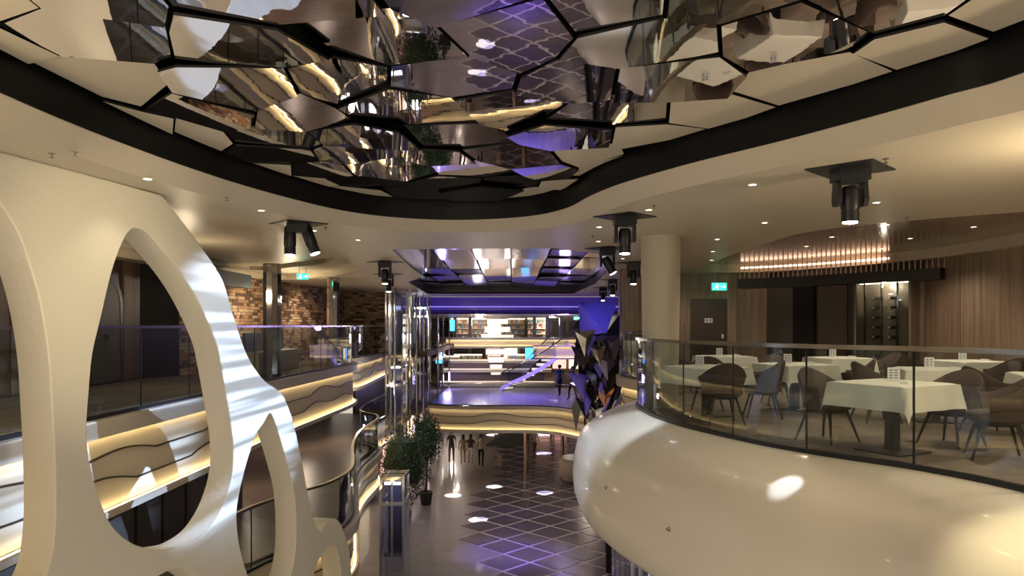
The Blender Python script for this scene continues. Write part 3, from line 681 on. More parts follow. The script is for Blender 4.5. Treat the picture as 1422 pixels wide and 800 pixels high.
q = ((801-711)/F*43, 43); exit_sign((q[0], q[1], EYE+(452-442)/F*43), .9, 'tiny green exit sign far off below the violet bulkhead', hang=.1)
# ================================================================ RESTAURANT FURNITURE
FZ = 5.83
def chair_meshes():
    out = {}
    mb = MB(); N = 20; vs = []; 
    # shell: U in plan, high at the back (+y), sinking to the arms
    K = 6; grid = []
    for i in range(N+1):
        a = -PI*.12+(PI*1.24)*i/N; x = math.cos(a)*.27; y = math.sin(a)*.25
        hb = .66+.20*max(0, math.sin(a))**1.5; 
        for (o_, z) in [(.0, .40), (.02, .52), (.035, hb-.03), (.02, hb), (-.01, hb-.01), (-.02, .5), (-.03, .40)]:
            grid.append((x*(1+o_/.27+(.10 if z > .6 else 0)), y*(1+o_/.25+(.16 if z > .6 else 0)), z))
    K = 7; fs = [(i*K+k, (i+1)*K+k, (i+1)*K+(k+1) % K, i*K+(k+1) % K) for i in range(N) for k in range(K)]+[tuple(range(K)), tuple(N*K+k for k in range(K-1, -1, -1))]
    mb.add(grid, fs); out['backrest'] = mb.mesh('backrest', fabric, True, 1.2)
    mb = MB(); mb.lathe([(0, .37), (.22, .37), (.265, .40), (.275, .44), (.26, .475), (.20, .49), (0, .492)], 20); out['seat'] = mb.mesh('seat', fabric, True, 1.2)
    mb = MB(); mb.lathe([(0, .345), (.2, .345), (.2, .375), (0, .375)], 14); out['seat_frame'] = mb.mesh('seat_frame', legm)
    for k, (sx, sy) in enumerate([(-1, -1), (1, -1), (-1, 1), (1, 1)]):
        mb = MB(); mb.tube([(sx*.15, sy*.15, .37), (sx*.25, sy*.25, 0)], [.02, .012], 8); out['leg%d' % k] = mb.mesh('leg', legm, True)
    return out
CM = chair_meshes()
def chair(x, y, face, label, group='dining chairs in the restaurant'):
    t = thing('dining_chair', (x, y, FZ), label, 'chair', group, rz=face)
    for k, me in CM.items(): ob('leg' if k.startswith('leg') else k, me, t)
    return t
def clothmesh(h=.44, over=.27):
    mb = MB(); N = 22; L = h+over; g_ = {}
    for i in range(N+1):
        for j in range(N+1):
            u = -L+2*L*i/N; v = -L+2*L*j/N
            cu = max(-h, min(h, u)); cv = max(-h, min(h, v)); du = abs(u)-h if abs(u) > h else 0; dv = abs(v)-h if abs(v) > h else 0
            d = math.hypot(du, dv) if (du and dv) else du+dv
            fl_ = .08
            wob = .012*math.sin((u if dv else v)*17)*(d/over) if d else 0
            ex = fl_*du+(.02 if du else 0)+(wob if du else 0); ey = fl_*dv+(.02 if dv else 0)+(wob if dv else 0)
            if du and dv:
                ex = .02+.22*du; ey = .02+.22*dv
            g_[(i, j)] = len(mb.v); mb.v.append((cu+math.copysign(ex, u) if du else cu, cv+math.copysign(ey, v) if dv else cv, .012-d*.985 if d else .012))
    for i in range(N):
        for j in range(N): mb.f.append((g_[(i, j)], g_[(i+1, j)], g_[(i+1, j+1)], g_[(i, j+1)])); mb.m.append(0)
    return mb.mesh('tablecloth', cloth, True, 1.0)
CLM = clothmesh()
ttm = MB().box(-.43, -.43, .715, .43, .43, .745).mesh('tabletop', woodd)
tpm = MB().box(-.055, -.055, .02, .055, .055, .715).mesh('pedestal', legm)
tfm = MB().box(-.27, -.27, 0, .27, .27, .02).mesh('foot_plate', legm)
nap = MB(); nap.add([(-.05, -.07, 0), (.05, -.07, 0), (.05, .07, 0), (-.05, .07, 0), (-.03, -.06, .025), (.03, -.06, .025), (.03, .06, .03), (-.03, .06, .03)], [(3, 2, 1, 0), (4, 5, 6, 7), (0, 1, 5, 4), (1, 2, 6, 5), (2, 3, 7, 6), (3, 0, 4, 7)]); nap_me = nap.mesh('napkin', cloth)
tent = MB(); tent.add([(-.06, -.03, 0), (.06, -.03, 0), (.06, 0, .15), (-.06, 0, .15), (-.06, .03, 0), (.06, .03, 0)], [(0, 1, 2, 3), (3, 2, 5, 4)])
tent_me = tent.mesh('card', paper)
tprint = MB()
for r in range(4):
    for c in range(2):
        z0 = .03+r*.028; z1 = z0+.016; x0 = -.045+c*.05; tprint.add([(x0, -.0305+z0*.2, z0), (x0+.038, -.0305+z0*.2, z0), (x0+.038, -.0305+z1*.2, z1), (x0, -.0305+z1*.2, z1)], [(0, 1, 2, 3)])
tp_me = tprint.mesh('print', printm)
ORD = {}
def table(x, y, rz, where, chairs, menu=True):
    t = thing('dining_table', (x, y, FZ), 'square dining table '+where, 'table', 'restaurant tables', rz)
    ob('tabletop', ttm, t); ob('pedestal', tpm, t); ob('foot_plate', tfm, t)
    c = ob('tablecloth', CLM, None, (x, y, FZ+.745), (0, 0, rz)); tag(c, 'white cloth on the table '+where, 'tablecloth', 'white tablecloths')
    R = Matrix.Rotation(rz, 2)
    n_ = R @ Vector((.22, -.1)); o = ob('napkin', nap_me, None, (x+n_.x, y+n_.y, FZ+.758), (0, 0, rz+.3)); tag(o, 'folded napkin on the table '+where, 'napkin', 'napkins')
    if menu:
        m_ = R @ Vector((-.05, .1)); k = thing('menu_card', (x+m_.x, y+m_.y, FZ+.758), 'menu card on the table '+where, 'menu card', 'menu cards', rz=-.45); ob('card', tent_me, k); ob('print', tp_me, k)
    for (a, d, lab) in chairs:
        cx_, cy_ = x+math.cos(a)*d, y+math.sin(a)*d
        chair(cx_, cy_, a-PI/2, 'brown tub chair '+lab)
r1 = math.atan2(-.82, .45)
table(4.13, 7.82, r1, 'nearest the glass railing', [(r1+PI, .82, 'left of the table nearest the railing'), (-.42, .95, 'right of the table nearest the railing'), (.45, 1.0, 'behind the table nearest the railing')])
table(2.95, 10.9, .5, 'beside the cream column', [(-.2, .80, 'between the column table and the middle of the terrace'), (1.3, .85, 'behind the column table'), (PI*1.5, .78, 'in front of the column table')])
table(4.55, 11.6, .3, 'in the middle of the terrace second from the column', [(-.5, .85, 'right of the second table from the column'), (1.5, .85, 'behind the second table from the column')])
table(6.3, 13.9, .2, 'back row in front of the rod screen', [(PI, .85, 'left of the back row table before the rods'), (0, .85, 'right of the back row table before the rods')])
table(6.05, 10.3, -.3, 'right of centre behind the nearest table', [(PI, .85, 'left of the table right of centre'), (0, .85, 'right of the table right of centre')])
table(6.9, 9.1, -.4, 'at the right edge of the picture', [(PI, .85, 'left of the table at the right edge'), (-1.2, .9, 'in front of the table at the right edge')])
table(4.3, 14.6, .2, 'back row nearest the exit door', [(PI, .85, 'left of the back table nearest the exit door'), (0, .85, 'right of the back table nearest the exit door')])
table(8.0, 12.6, .1, 'back row beside the wood panelled wall', [(PI, .85, 'left of the table beside the wood wall'), (-1.5, .85, 'in front of the table beside the wood wall')])
# low counter with upholstered top behind the left railing
for (x0, y0, x1, y1, lab) in [(-7.2, 18.5, -6.5, 22.0, 'long low beige counter before the brick wall on the left deck'), (-7.0, 25.5, -6.4, 30, 'low beige counter farther along the left deck')]:
    t = thing('counter', ((x0+x1)/2, (y0+y1)/2, 5.9), lab, 'counter'); a, c = (x1-x0)/2, (y1-y0)/2
    MB().box(-a, -c, 0, a, c, .55).build('counter_body', cream, t); MB().box(-a-.04, -c-.04, .55, a+.04, c+.04, .60).build('counter_top', ledge, t)
    MB().box(-a*.4, -c*.9, .60, -a*.2, c*.9, 1.1).build('counter_back', woodd, t)
# ================================================================ LIFTS
def lift(x0, y0, x1, y1, z0, z1, label, levels, lit=None):
    t = thing('glass_lift_shaft', ((x0+x1)/2, (y0+y1)/2, z0), label, 'lift'); a, c = (x1-x0)/2, (y1-y0)/2; H = z1-z0
    for sx in (-1, 1):
        for sy in (-1, 1): MB().box(sx*a-.035, sy*c-.035, 0, sx*a+.035, sy*c+.035, H).build('post', chrome, t)
    MB().box(-.03, -c-.03, 0, .03, -c+.03, H).build('guide_rail', chrome, t)
    for z in levels:
        mb = MB(); z -= z0; 
        for s in (-1, 1): mb.box(-a, s*c-.04, z, a, s*c+.04, z+.09); mb.box(s*a-.04, -c, z, s*a+.04, c, z+.09)
        mb.build('ring_beam', chrome, t)
    for s in (-1, 1):
        MB().box(-a, s*c-.008, .1, a, s*c+.008, H-.05).build('glass_panel', glassb, t); MB().box(s*a-.008, -c, .1, s*a+.008, c, H-.05).build('glass_panel', glassb, t)
    if lit is not None:
        cb_ = MB(); z = lit-z0; cb_.box(-a*.8, -c*.8, z, a*.8, c*.8, z+.12); k = cb_.build('lift_car_floor', steel, t)
        MB().box(-a*.8, -c*.8, z+2.2, a*.8, c*.8, z+2.3).build('lift_car_roof', steel, t); MB().box(-a*.7, -c*.85, z+2.15, a*.7, -c*.78, z+2.2).build('light_strip', ledc, t)
        MB().box(-a*.8, c*.7, z+.12, a*.8, c*.8, z+2.2).build('lift_car_back', mat('car_back', (.08, .07, .16), .2), t)
    return t
lift(-3.86, 21.2, -3.20, 22.2, -.5, 2.75, 'low glass enclosure with a lit top beside the middle balcony', [1.9, 2.65], lit=.35)
lift(-5.16, 29.5, -4.5, 30.7, -.5, 8.68, 'tall glass lift shaft with chrome posts, the nearer of the two', [1.9, 3.0, 4.7, 5.9, 7.6], lit=3.3)
lift(-5.0, 36.2, -4.25, 37.2, -.5, 8.68, 'tall glass lift shaft behind the nearer one', [3.0, 4.7, 5.9, 7.6], lit=5.9)
for k, (px, Y) in enumerate([(548, 27.5), (578, 33), (597, 36), (608, 38)]):
    t = MB().lathe([(.05, 0), (.05, 9.15)], 12).build('pole', chrome, None, True, loc=((px-711)/F*Y, Y, -.5)); tag(t, ['slim chrome pole just behind the nearer lift', 'slim chrome pole right of the lift shafts', 'slim chrome pole beside the trees', 'slim chrome pole farthest right of the lift group'][k], 'pole')
for k, (px, Y) in enumerate([(541, 27), (569, 29.2), (588, 34.2), (615, 43), (624, 45)]):
    t = thing('chrome_mullion', ((px-711)/F*Y, Y, 3.05 if k < 2 else -.5), 'slim square chrome upright of the lift lobby, %s from the left' % ORDN[k], 'post', 'chrome uprights of the lift lobby')
    H = 8.7-(3.05 if k < 2 else -.5)-(1 if Y > 37 else 0); MB().box(-.035, -.035, 0, .035, .035, H).build('upright', chrome, t)
    for z in (2.5, 4.3): MB().box(-.05, -.05, z, .05, .05, z+.1).build('collar', steel, t)
# ================================================================ TREES
def leaf_blob(rx, ry, rz_, n, seed):
    r = random.Random(seed); mb = MB()
    for _ in range(n):
        v = Vector((r.gauss(0, 1), r.gauss(0, 1), r.gauss(0, 1))).normalized()*(r.uniform(.55, 1.0))
        p = Vector((v.x*rx, v.y*ry, v.z*rz_)); a = Vector((r.uniform(-1, 1), r.uniform(-1, 1), r.uniform(-1, .4))).normalized(); s = r.uniform(.06, .11)
        b_ = a.orthogonal().normalized()*s*.35; mb.add([p, p+a*s*.5+b_, p+a*s, p+a*s*.5-b_], [(0, 1, 2, 3)])
    return mb
def tree(x, y, h, rx, rz_, label, seed, z0=-.5):
    t = thing('tree', (x, y, z0), label, 'tree', 'trees beside the lifts')
    MB().lathe([(.22, 0), (.30, .55), (.27, .55), (.26, .5), (0, .5)], 16).build('pot', dark, t, True)
    MB().tube([(0, 0, .5), (.03, .02, h*.45), (-.02, 0, h-rz_*.6)], [.05, .04, .03], 8).build('trunk', woodd, t, True)
    k = leaf_blob(rx, rx, rz_, 2600, seed); k.v = [(a, b_, c+h-rz_) for a, b_, c in k.v]; o = k.build('foliage', green, t); o['kind'] = 'stuff'
    MB().lathe([(0, h-rz_*1.6), (rx*.6, h-rz_*1.4), (rx*.75, h-rz_), (rx*.5, h-rz_*.45), (0, h-rz_*.35)], 12).build('inner_foliage', green, t, True)
tree(-4.15, 27.6, 4.0, 1.08, 1.6, 'dark green bushy tree nearest, beside the low glass enclosure', 1)
tree(-3.70, 31.0, 4.05, .72, 1.2, 'dark green bushy tree behind the nearest one', 2)
tree(-4.75, 40.5, 6.9, .62, .7, 'round green crown high up left of the far bridge', 3)
# ================================================================ BRIDGE AND FAR END
BR = catmull([(-4.1, 35.6), (-3.0, 35.1), (-1, 34.9), (1.0, 34.8), (2.2, 34.2), (3.1, 33), (3.6, 31.6)], 6)
fascia('bridge', BR, 3.3, 2.0, 'curved cream bridge front with two lit lines crossing the promenade', waves=True, seed=2, th=.16, tb=.16)
struct(plate('floor', BR+[(6.2, 31.6), (6.2, 45.5), (-4.1, 45.5)], [], 3.05, .22, mat('bridge_floor', (.25, .22, .36), .3)))  # violet light on the bridge is put into the floor colour
struct(plate('ceiling', offset(BR, -.35)+[(6.2, 31.6), (6.2, 45.5), (-4.1, 45.5)], [], 2.05, .05, cream))
railing('glass_railing', BR, 3.3, 1.1, 1.6, 'glass railing along the front of the bridge', posts=False)
# upper far bridge
UB = [(-4.6, 50), (5.5, 50)]
fascia('bridge', [(-4.6, 50), (-1, 50), (2, 50), (6, 50)], 6.35, 5.62, 'straight lit upper bridge front at the far end', waves=False, th=.15, tb=.15)
struct(MB().box(-4.6, 50.1, 5.75, 6, 62, 6.0).build('floor', carpet))
fascia('balcony', catmull([(1.3, 44), (2.6, 43.6), (4.2, 43.4)], 5), 6.0, 5.15, 'violet-lit pale balcony front left of the faceted sculpture', waves=False, th=.1, tb=.1)
fascia('balcony', catmull([(-6.5, 41), (-4.9, 42.2), (-4.5, 46), (-4.7, 50)], 5), 6.0, 5.1, 'pale pinkish balcony front at the far left of the upper bridge', waves=False, th=.1, tb=.1)
# violet bulkhead
vb = thing('violet_bulkhead', (1.2, 37.4, 7.85), 'glossy violet-lit bulkhead across the far ceiling', 'bulkhead')
MB().box(-6.2, 0, .0, 5.1, .2, .83).build('front_face', purple, vb); MB().box(-6.2, -.05, -.05, 5.1, .2, .0).build('lower_lip', black, vb); MB().box(-6.2, -.06, .30, 5.1, 0, .34).build('light_strip', purpled, vb)
struct(MB().box(-7.4, 37.4, 7.8, 6.6, 62, 8.0).build('ceiling', mat('far_ceiling', (.20, .16, .16), .4)))
for k in range(9):
    x = -3+k*.9; y = 45+(k % 3)*5
    t = thing('downlight', (x, y, 7.8), 'tiny downlight in the far ceiling, %s from the left' % ['first', 'second', 'third', 'fourth', 'fifth', 'sixth', 'seventh', 'eighth', 'ninth'][k], 'downlight', 'far downlights'); ob('trim_ring', ring_me, t); ob('lens', lens_me, t)
FW, _, _ = wall('wall_back', (6.6, 62), (-7.4, 62), -.5, 8, mat('far_wall', (.24, .20, .16), .5))
r = random.Random(11)
for lev, z0 in enumerate((-.4, 3.4, 6.15)):
    for k in range(9):
        x = -6.3+k*1.4; h = [2.2, 1.9, 1.4][lev]
        MB().box(x, 61.9, z0+.1, x+1.15, 62, z0+h).build('shop_window', r.choice([warmw, pinkw, grey, grey, dark, grey]), FW)
for (px, py, wd, hh, Y, lab) in [(735, 492, .55, .9, 49.8, 'bright blue screen on the far right below the upper bridge'), (610, 497, .45, .7, 46, 'small blue screen far left below the pale balcony'), (628, 452, .35, .8, 52, 'blue lit display on the upper far level')]:
    t = thing('screen', ((px-711)/F*Y, Y, EYE-(py-452)/F*Y), lab, 'screen'); MB().box(-wd/2-.04, 0, -hh/2-.04, wd/2+.04, .08, hh/2+.04).build('screen_frame', dark, t); MB().box(-wd/2, -.01, -hh/2, wd/2, 0, hh/2).build('display', blues, t)
    fz = 6.0 if Y > 50 else 3.2; MB().box(-.04, .02, fz-t.location.z, .04, .08, -hh/2).box(-.25, -.15, fz-t.location.z, .25, .2, fz-t.location.z+.03).build('stand', dark, t)
# stacked crystal chandelier
def tiers(y, cx, spec, label):
    zb = min(s[1] for s in spec); t = thing('tiered_chandelier', (cx, y, zb), label, 'chandelier')
    for q_ in (-.3, .3): MB().box(q_-.01, -.01, 0, q_+.01, .01, (7.8 if zb > 5.9 else 5.75)-zb).build('cable', steel, t)
    for (w_, z0, z1) in spec:
        n = 12; fr = MB(); fr.box(-w_/2-.03, -.35, z0-zb-.03, w_/2+.03, .35, z0-zb); fr.box(-w_/2-.03, -.35, z1-zb, w_/2+.03, .35, z1-zb+.03); f_ = fr.build('tier_frame', steel, t)
        for k in range(n):
            x = -w_/2+w_*(k+.5)/n; MB().box(x-w_/n*.44, -.32, z0-zb, x+w_/n*.44, .32, z1-zb).build('crystal_bar', crystal, f_)
zz = lambda py, Y: EYE-(py-452)/F*Y
tiers(51.5, (691-711)/F*51.5, [(2.3, zz(469, 51.5), zz(465, 51.5)), (1.8, zz(461, 51.5), zz(454, 51.5)), (1.5, zz(450, 51.5), zz(443, 51.5))], 'lit crystal tiers widening downwards above the far bridge')
tiers(48, (689-711)/F*48, [(1.35, zz(492, 48), zz(485, 48)), (1.0, zz(503, 48), zz(496, 48)), (.8, zz(511, 48), zz(506, 48)), (.68, zz(520, 48), zz(516, 48))], 'lit crystal tiers narrowing downwards below the far bridge')
# pale tiered bar on the bridge level
bar = thing('round_bar', (-1.0, 48, 3.2), 'pale stepped bar counter on the bridge level at the far end', 'bar counter')
for k, (w_, z0, z1) in enumerate([(7.6, 0, .35), (7.2, .9, 1.15), (6.4, 1.5, 1.72)]):
    MB().box(-w_/2, -1+k*.5, z0, w_/2, 1.2, z1).build('bar_tier', cream, bar); MB().box(-w_/2, -1.03+k*.5, z1-.05, w_/2, -1+k*.5, z1).build('light_strip', mat('soft_led', (1, .9, .7), .5, emis=(1, .82, .55), es=.5), bar)
MB().box(-3.1, -.3, .0, 3.1, 1.1, 1.5).build('bar_core', mat('bar_brown', (.14, .10, .08), .4), bar)
struct(MB().box(-4.6, 45.5, 2.9, 6.2, 62, 3.15).build('floor', carpet))
# curved crystal staircase from bridge level to the upper level
st = thing('crystal_staircase', (1.0, 44, 3.3), 'curved violet-lit crystal staircase rising right on the bridge', 'staircase')
cp = catmull([(-.5, 43.6), (.6, 43.2), (1.6, 43.4), (2.5, 44.2), (3.1, 45.3)], 5); N = 20; cp = [cp[int(i*(len(cp)-1)/N)] for i in range(N+1)]
for i in range(N):
    a, c = Vector(cp[i]), Vector(cp[i+1]); d = (c-a)
    if d.length < .01: continue
    d.normalize(); n_ = Vector((d.y, -d.x))*.5; z = i*.135; zt = z+.135
    v = [a-n_, a+n_, c+n_, c-n_]; mb = MB(); mb.add([(p.x-1, p.y-44, z-.04) for p in v]+[(p.x-1, p.y-44, zt-.03) for p in v], [(0, 3, 2, 1), (4, 5, 6, 7), (0, 1, 5, 4), (1, 2, 6, 5), (2, 3, 7, 6), (3, 0, 4, 7)]); mb.build('step', crystal if i % 2 else steel, st)
for s in (-1, 1):
    pth = offset(cp, s*.52); mb = MB(); sweep(mb, [(x-1, y-44) for x, y in pth], [(-.02, -.12), (.02, -.12), (.02, .12), (-.02, .12)], ring=True, zf=lambda i: i*.135+.05); mb.build('stringer', purpled if s > 0 else darkm, st)
    mb = MB(); sweep(mb, [(x-1, y-44) for x, y in pth], [(-.03, .95), (.03, .95), (.03, 1.0), (-.03, 1.0)], ring=True, zf=lambda i: i*.135); mb.build('handrail', chrome, st)
    mb = MB(); sweep(mb, [(x-1, y-44) for x, y in pth], [(-.005, .15), (.005, .15), (.005, .95), (-.005, .95)], ring=True, zf=lambda i: i*.135); mb.build('glass_panel', glassb, st)
# shelves with goods, upper and bridge level far end
GD = [mat('goods_%d' % k, c, .6) for k, c in enumerate([(.5, .4, .25), (.35, .1, .1), (.12, .15, .35), (.6, .55, .45), (.1, .25, .2)])]
for (px, Y, z0, wd, lab) in [(640, 57, 6.0, 1.5, 'lit display shelving leftmost on the upper far level'), (665, 58, 6.0, 1.2, 'lit display shelving beside the crystal tiers, upper far level'), (715, 58, 6.0, 1.6, 'display shelving right of the crystal tiers, upper far level'), (745, 56, 6.0, 1.4, 'display shelving rightmost on the upper far level'),
                          (650, 57, 3.15, 2.2, 'display shelving behind the bar on the bridge level'), (722, 57, 3.15, 2.0, 'display shelving right of the crystal tiers on the bridge level'), (625, 54, 3.15, 1.4, 'display shelving leftmost on the bridge level'), (642, 60, -.5, 2.4, 'display shelving far off at promenade level, left'), (705, 60, -.5, 3.2, 'display shelving far off at promenade level, centre')]:
    t = thing('display_shelving', ((px-711)/F*Y, Y, z0), lab, 'shelving'); hh = 1.7
    MB().box(-wd/2, 0, 0, wd/2, .4, hh).build('cabinet_back', mat('shelf_wood', (.22, .16, .11), .5), t)
    for k in range(4):
        MB().box(-wd/2, -.3, .1+k*.42, wd/2, 0, .14+k*.42).build('shelf_board', cream, t)
        gm = MB(); x_ = -wd/2+.06
        while x_ < wd/2-.15:
            gw = r.uniform(.06, .16); gm.box(x_, -.24, .14+k*.42, x_+gw, -.06, .14+k*.42+r.uniform(.12, .3), r.randrange(5)); x_ += gw+.04
        o = gm.build('goods', GD, t); o['kind'] = 'stuff'
    MB().box(-wd/2, -.32, hh, wd/2, .4, hh+.06).build('light_strip', mat('shelf_led', (1, .9, .7), .5, emis=(1, .84, .58), es=1.5), t)
# staircase under the bridge
su = thing('staircase', (-.6, 46, -.5), 'dark enclosed staircase slope rising to the right under the bridge', 'staircase')
x0, x1 = -1.65, .85
mb = MB(); mb.add([(x0+.6, 0, 0), (x1+.6, 0, 0), (x1+.6, 0, 1.55), (x0+.6, 0, .12), (x0+.6, 1.4, 0), (x1+.6, 1.4, 0), (x1+.6, 1.4, 1.55), (x0+.6, 1.4, .12)], [(0, 1, 2, 3), (7, 6, 5, 4), (3, 2, 6, 7), (0, 4, 5, 1), (1, 5, 6, 2), (0, 3, 7, 4)]); mb.build('stair_side', mat('stair_dark', (.045, .05, .045), .35), su)
for i in range(10): MB().box(x0+.6+i*.25, .1, .12+i*.143, x0+.6+i*.25+.25, 1.3, .26+i*.143).build('step', stone, su)
mb = MB(); mb.tube([(x0+.6, 0, .9), (x1+.6, 0, 2.35)], .03, 8); mb.build('handrail', chrome, su)
for k, (px, Y, rd) in enumerate([(731, 37.5, .14), (781, 38.5, .10), (684, 58, .2), (704, 58, .2)]):
    t = MB().lathe([(rd, 0), (rd, 2.55)], 16).build('pillar', mat('bronze_pillar', (.40, .30, .22), .25, .9), None, True, loc=((px-711)/F*Y, Y, -.5)); tag(t, ['bronze pillar under the bridge beside the stair slope', 'thin bronze pillar under the right end of the bridge', 'left one of two far pillars beyond the bridge', 'right one of two far pillars beyond the bridge'][k], 'pillar')
for k, (px, Y) in enumerate([(742, 52), (779, 53), (653, 52), (760, 52.5), (632, 53)]):
    t = MB().box(-.12, -.12, 0, .12, .12, 1.85).build('pillar', mat('pillar_grey', (.2, .17, .15), .3), None, loc=((px-711)/F*Y, Y, 6.0 if Y > 50 else 6.0)); 
    tag(t, ['grey pillar on the upper far level right of the crystal tiers', 'grey pillar on the upper far level by the sculpture', 'grey pillar on the upper far level left of the crystal tiers', 'grey pillar on the upper far level near the violet balcony', 'grey pillar leftmost on the upper far level'][k], 'pillar')
tag(MB().box(-.12, -.12, 0, .12, .12, .5).build('litter_bin', cream, None, loc=(-.68, 39.6, -.5)), 'small pale bin standing before the stair slope', 'bin')
# ================================================================ FACETED SCULPTURE (right)
fs_ = thing('faceted_sculpture', (2.6, 22, -.5), 'tall sculpture of jagged mirrored and dark facets beside the restaurant hull', 'sculpture')
r = random.Random(21)
fm = [mat('facet_black', (.02, .02, .03), .08, .6), chrome, mat('facet_violet', (.20, .17, .30), .1, .8), mat('facet_copper', (.35, .15, .11), .15, .9), mat('facet_blue_lit', (.16, .13, .90), .35, .1), black]  # blue LED light is put into the base colour of the blue facets
def facet(a, b_, c, m, th=.12):
    a, b_, c = Vector(a), Vector(b_), Vector(c); n_ = (b_-a).cross(c-a).normalized(); ap = (a+b_+c)/3-n_*th*2
    mb = MB(); mb.add([a, b_, c, ap], [(0, 1, 2), (0, 3, 1), (1, 3, 2), (2, 3, 0)]); return mb.build('facet', m, fs_)
def pp(px, py, Y): return ((px-711)/F*Y-2.6, Y-22, EYE-(py-452)/F*Y+.5)
facet(pp(803, 420, 22), pp(842, 462, 21), pp(858, 418, 23), fm[4]); facet(pp(803, 420, 22), pp(806, 468, 22), pp(842, 462, 21), fm[4])
facet(pp(806, 440, 22.4), pp(790, 462, 22.6), pp(812, 480, 22), fm[2]); facet(pp(800, 470, 22.2), pp(795, 520, 22.6), pp(822, 472, 21.8), fm[2])
facet(pp(842, 462, 21.2), pp(868, 425, 22), pp(862, 520, 21.5), fm[0]); facet(pp(820, 470, 21.5), pp(846, 462, 21.3), pp(836, 520, 21), fm[1])
facet(pp(836, 470, 21.1), pp(866, 500, 21.4), pp(840, 545, 21), fm[0]); facet(pp(800, 480, 22), pp(826, 500, 21.4), pp(806, 545, 21.8), fm[5])
facet(pp(822, 490, 21.4), pp(838, 540, 21), pp(812, 560, 21.5), fm[1]); facet(pp(808, 545, 21.6), pp(830, 530, 21.1), pp(812, 596, 21.4), fm[3])
facet(pp(834, 520, 21), pp(856, 540, 21.2), pp(822, 582, 21), fm[3]); facet(pp(850, 510, 21.2), pp(872, 530, 21.5), pp(845, 575, 21.2), fm[0]); facet(pp(796, 556, 22), pp(812, 540, 21.5), pp(800, 600, 21.8), fm[1])
for k in range(34):
    y_ = 465+k*3.6; x_ = r.uniform(806, 858); d = r.uniform(11, 22)
    facet(pp(x_-d, y_-r.uniform(0, 10), 20.9+r.uniform(0, .4)), pp(x_+d*.7, y_-r.uniform(-6, 12), 20.9+r.uniform(0, .4)), pp(x_+r.uniform(-5, 5), y_+d*1.6, 20.8), r.choice(fm), .05)
MB().tube([(.42, .4, 0), (.38, .4, 4.0), (.12, .4, 5.0), (.1, .6, 7.7)], [.10, .12, .40, .2], 8).build('core', black, fs_)
lamp('SPOT', 'prism_fill', (2.0, 17.5, 8.5), 260, (.45, .40, 1), target=(2.7, 21.5, 7.5), spot=26, blend=1, radius=.05)  # added spot that lights the blue facets, no fixture
# right lower shopfront beneath the hull
WS, MS, LS = wall('wall_right', (2.35, 12), (2.88, 20.8), -.5, 4.0, dark)
for k in range(6):
    s0 = .2+k*1.4; MB().box(s0, -.05, -.5, s0+.07, .0, 3.98, M=MS).build('mullion', chrome, WS); MB().box(s0+.1, -.03, -.3, s0+1.3, -.02, 3.9, M=MS).build('glass_pane', glassb, WS)
for c in WS.children:
    for v in c.data.vertices:
        l = MS.inverted() @ v.co; l.y = .12-l.y if False else l.y; v.co = MS @ l
wall('wall_right', (4.7, 22), (4.9, 62), -.5, 3.0, dark); wall('wall_right', (6.4, 22.6), (6.6, 62), 3, 8.7, mat('far_right', (.07, .055, .06), .5))
cnt_ = thing('curved_counter', (3.3, 36, -.5), 'cream rounded counter on the promenade below the right end of the bridge', 'counter')
mb = MB(); mb.lathe([(.75, 0), (.95, .3), (.95, .9), (.85, 1.05), (0, 1.05)], 28); mb.build('counter_body', cream, cnt_, True); MB().lathe([(.9, 1.05), (.9, 1.1), (0, 1.1)], 28).build('counter_top', ledge, cnt_)
# floor light discs: narrow ceiling beams
for (px, py) in [(664, 722), (629, 688), (686, 676), (757, 685), (649, 666)]:
    x, y = pt(px, py, -.5); z0 = 8.3
    lamp('SPOT', 'floor_beam', (x, min(y, 34.0), z0), 24000, (.85, .92, 1), target=(x, y, -.5), spot=5.2, blend=.15, radius=.01)
for (px, py) in [(755, 630), (752, 604), (688, 604)]:
    x, y = pt(px, py, -.5)
    lamp('SPOT', 'floor_beam', (x, y, 1.95 if y < 45 else 2.8), 2500, (.85, .92, 1), target=(x, y, -.5), spot=24, blend=.15, radius=.01)
